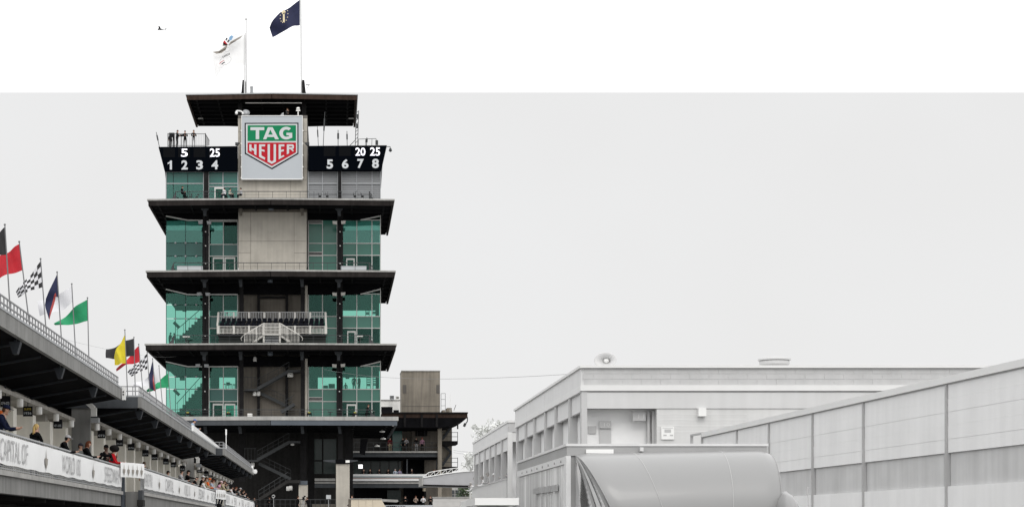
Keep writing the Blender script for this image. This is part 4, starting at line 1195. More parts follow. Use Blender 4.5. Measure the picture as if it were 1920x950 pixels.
flag('black flag nearest the left edge of the picture', xx, 18.5, 575, 9, 421, [(9.3, 425), (-12, 442), (-42, 452)], [(12.5, 477), (-10, 480), (-40, 500)], 'b', G1)
flag('large red flag, second from the left on the nearest roof', xx, 54.5, 603, 36, 453, [(36.4, 457), (14, 472), (-14, 487)], [(43, 506), (14, 515), (-14, 530)], 'r', G1)
flag('black and white chequered flag nearest to the camera', xx, 86.5, 622, 76, 485, [(76.5, 489), (60, 511), (46, 527), (30, 547)], [(80, 538), (62, 543), (49, 549), (33, 557)], 'check', G1, nu=14, nv=10, amp=.10)
flag('drooping navy flag with a red edge on the nearest roof', xx, 115.5, 642, 107, 510, [(107.2, 513), (96, 538), (86, 560), (83, 572), (92, 598)], [(109, 557), (104, 556), (103, 562), (99, 580), (93, 599)], 'navyred', G1, amp=.08)
flag('pale white flag between the navy and green flags on the nearest roof', xx, 141.5, 658, 134.5, 532, [(134.8, 536), (112, 552), (88, 560), (72, 565)], [(136.5, 566), (118, 580), (98, 586), (74, 592)], 'w', G1)
flag('large green flag at the far end of the nearest roof', xx, 166.5, 672, 164, 558, [(164, 561), (140, 576), (120, 594), (102, 607)], [(165.2, 601), (146, 605), (128, 610), (103, 609)], 'g', G1)
xx = -8.6
flag('yellow flag at the near end of the middle roof', xx, 238.5, 722, 234, 618, [(234, 627), (221, 650), (213, 668)], [(237, 680), (226, 682), (215, 684)], 'y', G2)
flag('black flag behind the yellow one on the middle roof', xx, 253.5, 728, 251, 632, [(251, 634), (236, 639), (216, 650), (199, 655)], [(251.3, 667), (236, 668), (214, 673), (199, 671)], 'b', G2)
flag('small red flag behind the yellow and black ones', xx, 268.5, 738, 260, 645, [(260, 648), (248, 660), (234, 678), (218, 692)], [(262, 678), (248, 682), (236, 684), (217, 695)], 'r', G2)
flag('small chequered flag close to the glass tower', xx, 281.5, 744, 276, 660, [(276, 662), (264, 675), (252, 684), (239, 697)], [(276.5, 691), (266, 695), (256, 700), (246, 705)], 'check', G2, nu=14, nv=10, amp=.08)
flag('small drooping navy and red flag in front of the tower', xx, 293.5, 752, 286, 672, [(286, 676), (282, 692), (277.5, 706), (282, 728)], [(288, 704), (288, 708), (290, 720), (291, 733)], 'navyred', G2, amp=.06)
flag('small pale white flag beside the small green one', xx, 304.5, 757, 298, 685, [(298, 688), (284, 702), (268, 712), (252, 718)], [(301, 715), (286, 720), (268, 724), (250, 726)], 'w', G2)
flag('small green flag crossing the corner glass of the tower', xx, 319.5, 764, 315.5, 697, [(316, 699), (302, 708), (290, 722), (274, 731)], [(317.5, 725), (304, 727), (290, 731), (275, 734)], 'g', G2)
M['polew'] = mat('pole paint', (.60, .60, .60), .5)
# roof flags of the tower
Yt = 192.5
t = flag('navy state flag with a gold torch and stars on the taller tower pole', 0, 565, 178.5, 564, -22, [(562.3, 0), (545, 12), (525, 24), (510, 42), (505, 51)], [(562.3, 48), (552, 49), (538, 57), (524, 62), (511, 70)], 'n', 'flags on the tower roof', 'polew', Yt, .11, amp=.10)
gold = mat('gold print', (.72, .62, .40), .6)
mb = MB()
def Pf(px, py): return P(px, py, Yt) + Vector((0, -.95, 0))
mb.add([Pf(531, 30), Pf(534, 28), Pf(534.5, 46), Pf(531, 47)], [(3, 2, 1, 0)]); mb.add([Pf(528.5, 29), Pf(532, 23.5), Pf(536, 27), Pf(534.5, 31), Pf(530, 31.5)], [(4, 3, 2, 1, 0)])
for k in range(13):
    a = 6.283 * k / 13; c = (533 + 7.2 * math.cos(a), 34 + 13 * math.sin(a) - 3 * math.cos(a))
    mb.add([Pf(c[0] + .95 * math.cos(b * 1.2566 - 1.57) * (1 if 1 else 0), c[1] + .95 * math.sin(b * 1.2566 - 1.57)) for b in range(5)], [(4, 3, 2, 1, 0)])
mb.build('torch_and_stars', gold, t)
t = flag('white flag with a winged wheel and crossed flags on the shorter tower pole', 0, 462, 178.5, 461.4, 36, [(460.4, 62), (440, 64), (416, 80), (396, 96)], [(460, 122), (440, 124), (420, 126), (404, 148)], 'x', 'flags on the tower roof', 'polew', Yt, .10, amp=.06)
mb = MB(); mb.tube(P(458.6, 178, 192), P(458.6, 66, 192), .07, 6); tag(mb.build('spare_pole', 'polew'), 'thin second white pole just left of the shorter tower flag pole', 'pole')
def Pw(c): return P(380 + c[0] / 7.92, 40 + c[1] / 7.92, Yt) + Vector((0, -.75, 0))
def decal(name, m, polys):
    mb = MB()
    for q in polys: mb.prism([Pw(c) for c in q], (0, .01, 0))
    mb.build(name, m, t)
wing = mat('wing print', (.27, .245, .215), .7)
decal('wing_print', wing, [[(155, 485), (250, 470), (340, 405), (375, 395), (350, 450), (290, 500), (215, 512)], [(385, 385), (420, 335), (500, 290), (602, 238), (560, 285), (470, 340), (400, 390)], [(300, 385), (320, 360), (375, 385), (370, 400), (305, 395)]])
decal('flag_print', FM['r'], [[(308, 340), (330, 310), (375, 375), (330, 370)]])
decal('flag_print', FM['b'], [[(340, 300), (365, 268), (378, 290), (352, 322)], [(368, 330), (395, 300), (408, 320), (382, 350)], [(306, 345), (378, 378), (372, 388), (312, 380)]])
decal('flag_print', mat('blue print', (.20, .36, .55), .7), [[(398, 300), (400, 260), (440, 236), (460, 262), (432, 310), (410, 318)]])
def ring(cx, cy, rx, ry, w, tilt=-.5, n=18):
    o = []
    for k in range(n):
        a, b = 6.283 * k / n, 6.283 * (k + 1) / n
        def e(an, s): 
            x_, y_ = (rx - s) * math.cos(an), (ry - s) * math.sin(an)
            return (cx + x_ * math.cos(tilt) - y_ * math.sin(tilt), cy + x_ * math.sin(tilt) + y_ * math.cos(tilt))
        o.append([e(a, 0), e(b, 0), e(b, w), e(a, w)])
    return o
decal('wheel_print', mat('grey print', (.42, .42, .43), .7), ring(345, 610, 92, 62, 5) + ring(375, 450, 42, 30, 4))
decal('lettering', FM['b'], [[(a, 548 - (a - 300) * .5), (a + 9, 544 - (a - 300) * .5), (a + 16, 572 - (a - 300) * .5), (a + 6, 574 - (a - 300) * .5)] for a in (300, 322, 340, 358, 376, 394)] + [[(285, 655), (335, 628), (340, 640), (290, 670)], [(240, 490), (350, 432), (352, 440), (245, 500)], [(420, 352), (500, 318), (502, 324), (424, 360)]])
decal('lettering', FM['r'], [[(255, 655), (275, 632), (325, 605), (327, 612), (280, 640), (258, 664)]])
for (px, a) in ((544, 150),):
    mb = MB(); mb.tube(P(px, 178, 193), P(px, a, 193), .03, 5); tag(mb.build('roof_antenna', 'white'), 'thin white antenna near the right fin on the tower roof', 'antenna')
mb = MB(); mb.bar(P(573, 159.5, 192), P(581, 159.5, 192), .08, .08); mb.bar(P(575, 166, 192), P(580, 160, 192), .05, .05); mb.build('roof_arm', 'raild', T)

# small plane
YA = 1500.0
t = thing('light_aircraft', 'small high wing light aircraft flying in the white sky', 'aircraft', P(303, 55, YA))
am = mat('aircraft paint', (.07, .07, .075), .6)
mb = MB(); a = P(295, 55.2, YA); e = P(311, 55.6, YA)
mb.lathe(a, [(.25, 0), (.62, .8), (.72, 2.2), (.6, 3.6), (.3, 5.5), (.12, (e - a).length)], 10, e - a); mb.build('fuselage', am, t, smooth=True)
c = P(299.5, 53.6, YA)
mb = MB(); mb.prism([c + Vector((-.9, -5.3, .15)), c + Vector((.75, -5.3, .15)), c + Vector((.8, 5.3, .15)), c + Vector((-.9, 5.3, .15))], (0, 0, .16)); mb.build('wing', am, t)
mb = MB(); e = P(309.8, 55.4, YA); mb.prism([e, e + Vector((.9, 0, 0)), e + Vector((1.3, 0, 1.5)), e + Vector((.7, 0, 1.5))], (0, .12, 0)); mb.build('tail_fin', am, t)
mb = MB(); mb.box(e.x, e.x + .8, YA - 1.7, YA + 1.7, e.z + .05, e.z + .14); mb.build('tailplane', am, t)
for dx, dy in ((.8, -1.1), (.8, 1.1), (-1.3, 0)):
    p = c + Vector((dx, dy, -1.5)); mb = MB(); mb.lathe(p + Vector((0, -.1, 0)), [(.28, 0), (.28, .2)], 8, (0, 1, 0)); mb.bar(p, p + Vector((0, 0, .9)), .1, .1); mb.build('landing_wheel', am, t)

# wires across the scene
def wire(label, a, b, sag=0.0):
    mb = MB(); n = 14; pts = []
    for k in range(n + 1):
        p = a.lerp(b, k / n); p.z -= sag * 4 * (k / n) * (1 - k / n); pts.append(p)
    mb.path(pts, .0045 * max(1, a.y / 90), 4); tag(mb.build('overhead_wire', 'wirem'), label, 'wire')
wire('thin cable running from the nearest suite roof past the flags to the tower', P(110, 633, 68), P(330, 668, 180), .3)
wire('thin overhead cable from the tower to the pale garage roof', P(600, 690, 186), P(1082, 700, 72), .6)
wire('upper of two thin cables beside the concrete stair tower', P(850, 843, 232), P(888, 847, 112), .05); wire('lower of two thin cables beside the concrete stair tower', P(850, 847, 232), P(888, 851.5, 112), .05)
# ================================================================== STAND BUILDING BEHIND, RIGHT OF THE TOWER
YR = 218.0
K = thing('stand_building', 'concrete stand building with a brown roof and open levels right of the tower', 'building', P(780, 950, YR))
mb = MB(); rect(mb, 753, 825, 694.5, 775, YR + 4, 5); mb.build('rooftop_block', 'conc_brown', K)
mb = MB(); rect(mb, 752.4, 825.6, 694, 695.6, YR + 3.9, 5.2); mb.build('parapet_cap', 'conc_edge', K)
R1('formwork_joint', 'conc_joint', K, 753.2, 824.8, 760.5, 761.1, YR + 3.97, .1)
for px in (755.5, 818): R1('roof_vent', 'conc_joint', K, px, px + 6.5, 721, 736.5, YR + 3.95, .2)
def slab(name, m, p0, p1, y0, y1, Y, dep): return R1(name, m, K, p0, p1, y0, y1, Y, dep)
slab('roof_edge', 'steel', 716, 877.5, 772, 774.5, YR - 3.2, 14); slab('roof_fascia', 'brown', 716, 876.5, 774.8, 782.5, YR - 3, .3)
mb = MB(); mb.prism([P(716, 782.6, YR - 3), P(876, 782.6, YR - 3), P(866, 789, YR - 3), P(846, 797, YR - 3), P(826, 801, YR - 3), P(716, 801, YR - 3)], (0, 11, 0)); mb.build('soffit', 'soffit', K)
for px in (757, 789, 817): R1('soffit_beam', 'steel', K, px, px + 4, 776, 800, YR - 3.15, .15)
slab('rear_wall', 'conc_shade', 749, 829, 798, 992, YR + 5, .5)
slab('rear_wall', 'conc_dark', 660, 749, 798, 992, YR + 6, .5)
slab('wall_panel', 'conc_shade', 772, 813, 798, 846, YR + 4.6, .35)
slab('side_pier', 'conc_brown', 821, 828.5, 790, 992, YR - .6, 1.2)
slab('glass_wall', 'spandrel_t', 736, 754, 799, 846, YR + 4.5, .2)
slab('dark_opening', 'steel', 779, 801, 801, 817, YR + 4.5, .1)
for px in (782, 796): slab('window_frame', 'raild', px, px + 1, 801, 817, YR + 4.45, .04)
for k in range(2): slab('wall_joint', 'conc_joint', 766 + k * 40, 766.8 + k * 40, 800, 846, YR + 4.55, .05)
# first open level
slab('slab_edge', 'conc_edge', 660, 828, 845, 848, YR - .4, 7); slab('slab_beam', 'steel_grey', 661, 824.5, 848.1, 856, YR - .1, .4)
def krail(p0, p1, y0, y1, Y, n):
    mb = MB()
    for y in (y0, (y0 + y1) / 2): mb.bar(P(p0, y, Y), P(p1, y, Y), .06, .06)
    for k in range(n + 1):
        px = p0 + (p1 - p0) * k / n; mb.bar(P(px, y0, Y), P(px, y1, Y), .06, .06)
    mb.build('railing', 'raild', K)
krail(664, 822, 829, 846, YR - .3, 13)
# second level with striped band
slab('glass_wall', 'spandrel_d', 663, 752, 861, 889, YR + 4.3, .2)
for k in range(5): slab('window_frame', 'steel', 678 + k * 17, 679 + k * 17, 861, 889, YR + 4.2, .1)
slab('dark_recess', 'soffit', 756, 795, 857, 892, YR + 4.4, .2); slab('wall_panel', 'conc_shade', 796, 821, 857, 950, YR + 3.5, .4)
slab('level_soffit', 'soffit', 661, 822, 856.4, 860, YR + .5, 5)
slab('parapet_band', 'white', 662, 800, 888, 892.2, YR - 1, .3); slab('stripe', mat('teal stripe', (.10, .20, .24), .6), 662, 800, 892.2, 893.6, YR - .98, .3); slab('parapet_band', 'conc_edge', 662, 800, 893.6, 895.2, YR - .99, .3)
slab('stripe', mat('rust stripe', (.22, .10, .07), .6), 662, 800, 895.2, 896.4, YR - .98, .3); slab('parapet_band', 'white', 662, 800, 896.4, 901, YR - 1, .3)
slab('shadow_gap', 'steel', 662, 800, 901, 903, YR - .8, .3); slab('slab_edge', 'conc_edge', 662, 800, 903, 906, YR - .9, 7); slab('slab_beam', 'steel_grey', 662, 800, 906.2, 913.6, YR - .8, .5)
for px in (762, 818): slab('steel_post', 'steel_grey', px, px + 2.5, 857, 888, YR + .5, .2)
slab('glass_wall', 'spandrel_d', 726, 752, 918, 940, YR + 4.2, .2); slab('dark_recess', 'soffit', 664, 725, 914, 992, YR + 4.6, .2); slab('dark_recess', 'soffit', 757, 795, 914, 992, YR + 4.4, .2)
slab('duct_bracket', 'beige', 793, 798, 914, 920, YR + 2.9, .4); slab('duct_bracket', 'steel', 796, 799, 920, 931, YR + 3, .3)
slab('ground_deck', 'conc_dark', 660, 830, 958, 992, YR - 1, 8)
# stair tower on its right flank
slab('stair_tower', 'conc_brown', 829.5, 847.5, 768, 992, YR + 6, 6)
R1('stair_tower', 'conc_brown', K, 838, 847, 764, 768, YR + 6.2, 4)
for y in (826, 874):
    mb = MB(); mb.prism([P(828, y, YR + 2), P(858.5, y, YR + 2), P(858.5, y + 6, YR + 2), P(836, y + 8.5, YR + 2), P(828, y + 5, YR + 2)], (0, 4, 0)); mb.build('stair_landing', 'steel', K)
    mb = MB()
    for px in (846, 858): mb.bar(P(px, y, YR + 2), P(px, y - 17, YR + 2), .07, .07)
    for e in (8, 16): mb.bar(P(829, y - e, YR + 2), P(858, y - e, YR + 2), .06, .06)
    mb.build('landing_rail', 'raild', K)
    mb = MB(); mb.bar(P(829, y - 2, YR + 5.8), P(846, y - 26, YR + 5.8), .2, .3); mb.bar(P(846, y - 26, YR + 5.6), P(829, y - 44, YR + 5.6), .2, .3); mb.build('stair_flight', 'steel_grey', K)
mb = MB()
for px in (827, 835): mb.bar(P(px, 772, YR + 3), P(px, 737, YR + 3), .07, .07)
for y in (737, 748, 760): mb.bar(P(827, y, YR + 3), P(835, y, YR + 3), .06, .06)
tag(mb.build('access_ladder', 'rail'), 'thin metal ladder frame on the roof right of the concrete block', 'ladder')
mb = MB(); mb.bar(P(844, 772, YR), P(844, 738, YR), .04, .04); tag(mb.build('roof_antenna', 'lampw'), 'pale thin antenna on the stand building roof', 'antenna')
mb = MB(); mb.bar(P(851, 769, YR), P(855, 758, YR), .06, .06); tag(mb.build('roof_rod', 'raild'), 'short leaning rod at the right of the stand building roof', 'antenna')
# plant on that roof
for (a, b, y0, y1, m_, lb) in ((715, 736, 762, 772, 'black', 'black plant box on the stand building roof beside the tower'), (738, 748, 768, 772, 'black', 'low black plant box on the stand building roof'), (731, 739, 741, 749, 'grey', 'small grey rooftop air unit, left of the pair'), (742, 749, 742, 749, 'lampw', 'small pale rooftop air unit, right of the pair')):
    Yq = 240 if y1 < 750 else YR + 2
    mb = MB(); rect(mb, a, b, y0, y1 - .2, Yq, 1); rect(mb, a + 1, b - 1, y0 + 1, y0 + 2, Yq - .05, .05, 1); rect(mb, a + 1, b - 1, y0 + 3.4, y0 + 4.4 if y1 - y0 > 5 else y0 + 3.6, Yq - .05, .05, 1)
    tag(mb.build('plant_unit', [m_, 'steel']), lb, 'air unit')
t = thing('far_building', 'pale flat building far behind, between the tower and the concrete block', 'building', P(735, 992, 242))
R1('wall', 'lampw', t, 712, 750, 749.5, 992, 242, 12); R1('parapet_cap', 'conc_edge', t, 711, 751, 748.6, 749.4, 241.8, 12.4)
for (px, py) in ((872, 786), (868, 800)):
    mb = MB(); Yq = YR - 2.8
    if py == 786: mb.path([P(874.5, 778, Yq), P(876.5, 782, Yq), P(876.5, 789, Yq), P(872, 795, Yq)], .07, 5); mb.tube(P(872.5, 793, Yq), P(870, 799, Yq), .16, 8); lb = 'camera on a curved arm at the right tip of the brown roof'
    else: rect(mb, 857, 859.5, 796, 803.5, YR + 2, .2); mb.bar(P(858, 803, YR + 2), P(858, 787, YR + 2), .05, .05); lb = 'small black box hung below the brown roof beside the stair tower'
    tag(mb.build('roof_camera', 'raild'), lb, 'camera')

# curved canopy bridge
YBR = 150.0
t = thing('canopy_bridge', 'pale grey curved canopy bridge with a white truss edge', 'bridge', P(840, 920, YBR))
mb = MB(); q = []
n = 10
top = [P(793 + 110 * k / n, 895 - 13 * math.sin(1.57 * k / n), YBR) for k in range(n + 1)]
bot = [P(793 + 110 * k / n, 909 + 2.5 * k / n, YBR) for k in range(n + 1)]
mb.prism(top + bot[::-1], (0, 6, 0)); mb.build('fascia', mat('canopy grey', (.36, .36, .37), .6, var=.06), t)
mb = MB()
for a, b in zip(top, top[1:]): mb.bar(a + Vector((0, -.05, .02)), b + Vector((0, -.05, .02)), .08, .08)
tp = [p + Vector((0, -.1, .38 if k else .1)) for k, p in enumerate(top)]
for a, b in zip(tp, tp[1:]): mb.bar(a, b, .06, .06)
for k in range(n): mb.bar(top[k], tp[k + 1], .04, .04); mb.bar(top[k + 1], tp[k + 1], .04, .04)
mb.build('truss', 'white', t)
mb = MB(); mb.bar(bot[0] + Vector((0, -.05, 0)), bot[-1] + Vector((0, -.05, 0)), .12, .16); mb.build('lower_edge', 'steel', t)
R1('end_plate', 'conc_edge', t, 791.5, 793.4, 893, 909, YBR - .1, 6)

# small things at the foot of the stand
t = thing('cladded_cabin', 'beige panelled cabin roof in front of the stand building', 'cabin', P(690, 992, 176))
cols = [658, 672.5, 686, 699, 712]
for k in range(4):
    mb = MB(); a, b = cols[k] + .15, cols[k + 1] - .15
    q = [P(a, 935, 176), P(b, 935, 176), P(b, 996, 176), P(a, 996, 176)]
    if k == 3: q = [P(a, 935, 176), P(715, 935, 176), P(726, 955, 176), P(726, 996, 176), P(a, 996, 176)]
    mb.prism(q, (0, 4, 0)); mb.build('cladding_panel', 'beige', t)
mb = MB(); rect(mb, 656, 716, 933.6, 935, 175.9, 4.2); mb.build('roof_edge', 'conc_edge', t)
R1('side_wall', 'conc_shade', t, 653.5, 657.9, 934.5, 996, 176.3, 3)
mb = MB(); q = [P(700, 934, 190), P(746, 936, 190), P(747, 939, 190), P(745, 940.5, 190), P(715, 939, 190), P(700, 937, 190)]; mb.prism(q, (0, 3, 0))
tag(mb.build('curved_awning', 'conc_edge'), 'pale curved awning edge behind the beige cabin', 'awning')
t = thing('word_sign', 'long pale sign with dark capitals reading SPEEDWAY, cut by the bottom of the picture', 'sign', P(768, 965, 205))
R1('sign_board', 'digit', t, 718, 811, 946, 965, 205, .3)
mb = MB(); add_text(mb, 'SPEEDWAY', P(724, 958.5, 204.98), (X(760, 205) - X(724, 205), 0, 0), (0, 0, Z(947.2, 205) - Z(958.5, 205)), .03); mb.build('lettering', 'black', t)
M['pale_block'] = mat('pale warm block', (.50, .49, .475), .85, var=.06, scale=2)
t = thing('block_wall', 'grey block wall below the canopy bridge', 'wall', P(847, 992, 140))
for r in range(6):
    for k in range(5):
        a = 812 + k * 15 - (r % 2) * 7; b = a + 15
        a = max(a, 811.5); b = min(b, 886)
        R1('block', 'pale_block', t, a + .08, b - .08, 932 + r * 8 + .08, 940 + r * 8 - .08, 140, .4)
R1('wall_core', 'pale_block', t, 811.8, 885.7, 932.2, 990, 140.02, .3); R1('coping', 'conc_edge', t, 811, 887, 930.6, 932, 139.9, .6)
t = thing('distant_shed', 'pale distant shed with window rows below the canopy bridge', 'building', P(850, 990, 300))
R1('wall', 'conc_edge', t, 834, 872, 913, 995, 300, 5)
for a in (836, 845, 854, 863): R1('window', 'steel_grey', t, a, a + 7, 918, 925, 299.8, .15); R1('window', 'steel_grey', t, a, a + 7, 927, 933, 299.8, .15)

# trees
def tree(label, px, py_top, py_base, Y, r, leaf, seed, n=1300, sz=.16, grp=None, gap=.35, squash=1.0):
    rnd = random.Random(seed)
    base = P(px, py_base, Y); base.z = max(0, base.z); topz = Z(py_top, Y)
    t = thing('tree', label, 'tree', (base.x, base.y, 0), grp)
    mb = MB(); h = topz
    mb.tube((base.x, Y, 0), (base.x, Y, h * .6), r * .10 + .05, 8, r2=r * .05 + .03)
    for k in range(7):
        a = 6.283 * k / 7 + rnd.random(); z = h - r * squash * (1.6 - .2 * k)
        mb.tube((base.x, Y, z - .3), (base.x + r * .7 * math.cos(a), Y + r * .7 * math.sin(a), min(h - .2, z + r * .6)), r * .04 + .02, 5, r2=.015)
    mb.build('trunk', mat('bark', (.10, .085, .07), .9, var=.3, scale=4) if leaf is dark else mat('hazed bark', (.5, .5, .48), .9), t)
    cl = []
    for k in range(16):
        a = rnd.random() * 6.283; e = rnd.random() ** .6
        cl.append((base.x + r * .75 * e * math.cos(a), Y + r * .75 * e * math.sin(a), h - r * squash * (.25 + 1.5 * rnd.random()), r * rnd.uniform(.22, .42)))
    mb = MB()
    for k in range(n):
        c = rnd.choice(cl)
        while True:
            v = Vector((rnd.uniform(-1, 1), rnd.uniform(-1, 1), rnd.uniform(-1, 1)))
            if v.length < 1: break
        p = Vector(c[:3]) + v * c[3]
        a, b = Vector((rnd.gauss(0, 1), rnd.gauss(0, 1), rnd.gauss(0, 1))).normalized(), Vector((rnd.gauss(0, 1), rnd.gauss(0, 1), rnd.gauss(0, 1))).normalized()
        s = sz * rnd.uniform(.6, 1.4)
        mb.add([p - a * s, p + b * s * .6, p + a * s, p - b * s * .6], [(0, 1, 2, 3)], rnd.randrange(2))
    mb.build('crown', leaf, t)
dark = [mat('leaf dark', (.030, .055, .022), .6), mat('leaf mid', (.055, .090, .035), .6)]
pale = [mat('hazed leaf', (.70, .71, .69), .8), mat('hazed leaf shade', (.62, .63, .61), .8)]  # white haze over these trees put into leaf and bark colours
tree('dark green tree below the end of the canopy bridge', 877, 908, 992, 175, 1.3, dark, 3, 900, .13)
tree('haze paled tree behind the far garage roof, left', 911, 790, 960, 128, 1.3, pale, 4, 420, .13, 'pale trees behind the garages')
tree('haze paled tree behind the far garage roof, right', 933, 786, 960, 130, .9, pale, 5, 260, .13, 'pale trees behind the garages')
tree('haze paled bush standing at the left end of the far garage', 882, 845, 980, 122, .75, pale, 6, 260, .11, 'pale trees behind the garages')
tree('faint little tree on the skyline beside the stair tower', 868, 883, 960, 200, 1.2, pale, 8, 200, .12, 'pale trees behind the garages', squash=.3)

# ================================================================== PALE GARAGES, RIGHT
M['g_wall'] = mat('pale block wall', (.60, .60, .595), .85, var=.05, scale=.8, streak=.05)  # haze over this side put into all the garage colours
M['g_block'] = mat('pale grey block', (.49, .49, .49), .85, var=.07, scale=1.5, streak=.04)
M['g_mortar'] = mat('light mortar', (.60, .60, .60), .9)
M['g_trim'] = mat('pale trim', (.70, .70, .695), .7, var=.03)
M['g_flank_lifted'] = mat('lightened flank panel', (.68, .68, .68), .75, var=.04, scale=.5, streak=.03)  # panel colour lightened to make up for the shade on the flank
M['g_panel'] = mat('pale fascia panel', (.58, .58, .58), .75, var=.04, scale=.5, streak=.03)
M['g_shade'] = mat('haze whitened inner wall', (.80, .80, .80), .85, var=.05)  # whitened so haze seems to lift the shade inside
M['g_frame'] = mat('grey frame', (.50, .50, .50), .7)
M['g_dark'] = mat('grey notice board', (.46, .46, .46), .6)
XG = 9.0
def yg(px): return XG * F / (px - CX)
YG1 = 62.0
A = thing('garage_building', 'nearer pale two storey garage with a horn loudspeaker on its roof', 'building', (15, 70, 0), 'pale garages')
x1 = X(2050, YG1)
def zg(py): return Z(py, YG1)
mb = MB(); mb.box(XG - .05, x1, YG1 - .06, 84.8, zg(689.3), zg(684.5)); mb.build('roof_coping', 'g_trim', A)
mb = MB(); mb.box(XG + .1, x1, YG1 + .1, 84.6, 0.0, zg(733)); 
mb = MB(); mb.box(XG + .06, x1, YG1 + .06, 84.6, zg(721), zg(689.4)); mb.build('parapet_core', 'g_mortar', A)
rnd = random.Random(5)
for r in range(3):
    x = XG + (.1 if r % 2 == 0 else -.25)
    z0 = zg(721) + (zg(689.4) - zg(721)) * r / 3; z1 = zg(721) + (zg(689.4) - zg(721)) * (r + 1) / 3
    while x < x1 - .1:
        w = .70
        a, b = max(x, XG + .062), min(x + w, x1)
        if b - a > .1:
            mb = MB(); e = rnd.uniform(0, .006); mb.box(a + .007, b - .007, YG1 + .05 - e, YG1 + .0595, z0 + .007, z1 - .007); mb.build('block', 'g_block', A)
        x += w
mb = MB(); mb.box(XG - .02, x1, YG1 - .03, YG1 + .3, zg(732), zg(721.2)); mb.build('ledge', 'g_trim', A)
mb = MB(); mb.box(XG, x1, YG1 + .08, YG1 + .3, zg(735.4), zg(732.1)); mb.build('shadow_gap', 'g_block', A)
mb = MB(); mb.box(X(1101, YG1), x1, YG1 + .02, YG1 + .3, zg(765), zg(735.5)); mb.build('front_fascia', 'g_panel', A)
mb = MB(); mb.box(X(1232, YG1), x1, YG1 + .06, YG1 + .4, 0, zg(765.2)); mb.build('front_wall', 'g_wall', A)
for y in (775, 786, 797, 808):
    R1('block_course', 'g_trim', A, 1233, 1400, y, y + .9, YG1 + .055, .02)
# porch recess
mb = MB(); mb.box(X(1101, YG1), X(1232, YG1), YG1 + .8, YG1 + 1.0, 0, zg(764)); mb.build('porch_wall', 'g_shade', A)
mb = MB(); mb.box(X(1101, YG1), X(1232, YG1), YG1 + .3, YG1 + .8, zg(763), zg(761)); mb.build('porch_ceiling', 'g_panel', A)
R1('porch_post', 'g_frame', A, 1214, 1218, 772, 950, YG1 + .5, .2); R1('porch_post', 'g_frame', A, 1222.5, 1228, 770, 950, YG1 + .45, .2)
R1('corner_column', 'g_frame', A, 1090.5, 1101, 724, 992, YG1 + .03, .4)
R1('porch_door', 'g_frame', A, 1124, 1146, 789, 950, YG1 + .74, .05)
R1('porch_floor', 'g_wall', A, 1090, 1232, 905, 925, YG1 + .2, 1.5)
def gsign(px0, px1, y0, y1, Y, label, txt=None, m='g_dark'):
    t = thing('notice_board', label, 'sign', P((px0 + px1) / 2, y1, Y))
    R1('board', m, t, px0, px1, y0, y1, Y, .05)
    mb = MB()
    if txt: add_text(mb, txt, P(px0 + (px1 - px0) * .4, y1 - (y1 - y0) * .25, Y - .01), (X(px1, Y) - X(px0 + (px1 - px0) * .5, Y), 0, 0), (0, 0, (Z(y0, Y) - Z(y1, Y)) * .5), .01); mb.build('lettering', 'g_wall', t)
    return t
gsign(1186.5, 1210.5, 772, 788, YG1 + .35, 'grey board numbered 11 under the garage porch', '11'); gsign(1123.5, 1146, 788.5, 802, YG1 + .66, 'grey board above the porch door, left of the numbered one', '10')
gsign(1103, 1118, 798, 812, YG1 + .74, 'plain grey panel on the porch wall next to the corner column')
t = gsign(1240, 1264, 799.5, 823, YG1 + .0, 'white notice with small print on the pale garage wall', None, 'white')
for (a, b, c, e) in ((1246, 1258, 804, 810), (1244, 1250, 814, 816.5), (1256, 1262, 814, 816.5), (1242, 1262, 801, 802)): R1('print_block', 'g_dark', t, a, b, c, e, YG1 - .008, .01)
mb = MB(); rect(mb, 1310, 1324.5, 764, 779.5, YG1 - .2, .25); mb.lathe(P(1317, 780, YG1 - .08), [(.07, 0), (.1, .05)], 8)
tag(mb.build('wall_lamp', 'white'), 'white square wall lamp on the pale garage front', 'lamp')
# receding flank
zA0 = zg(689.4)
mb = MB(); mb.box(XG + .02, XG + .3, YG1 + .1, 72.9, zg(720.5), zA0); mb.build('flank_panel', 'g_flank_lifted', A)
mb = MB(); mb.box(XG + .02, XG + .3, 72.95, 84.7, zg(720.5), zA0); mb.build('flank_panel', 'g_flank_lifted', A)
mb = MB(); mb.box(XG, XG + .3, YG1 + .35, 84.7, zg(733), zg(721)); mb.build('flank_band', 'g_trim', A)
cols_ = [yg(p) for p in (1065, 1039, 1019.5, 999.5, 983, 967)]
prev = YG1 + .4
for k, c in enumerate(cols_):
    mb = MB(); mb.box(XG + .03, XG + .4, c - .18, c + .18, 0, zg(733.2)); mb.build('flank_column', 'g_frame', A)
    mb = MB(); mb.box(XG + .12, XG + .18, prev + .2, c - .2, zg(768), zg(733.4)); mb.build('roller_shutter', 'g_flank_lifted', A)
    mb = MB(); mb.box(XG + .08, XG + .2, prev + .19, c - .19, zg(769.5), zg(768.1)); mb.build('shutter_rail', 'g_frame', A)
    prev = c
mb = MB(); mb.box(XG + .34, XG + .54, YG1 + 1.1, 84.6, 0, zg(735)); mb.build('inner_wall', 'g_shade', A)
for k in range(6):
    mb = MB(); y = YG1 + 4 + k * 3.6; mb.box(XG + .31, XG + .335, y, y + 1.0, 3.3, 5.4); mb.build('suite_door', 'g_dark' if k % 2 else 'g_frame', A)
mb = MB(); mb.box(XG + .05, XG + .33, YG1 + .4, 84.6, 3.1, 3.28); mb.build('balcony_floor', 'g_wall', A)
mb = MB(); mb.box(XG + .25, XG + .33, YG1 + .4, 84.6, zg(737), zg(735)); mb.build('balcony_ceiling', 'g_panel', A)
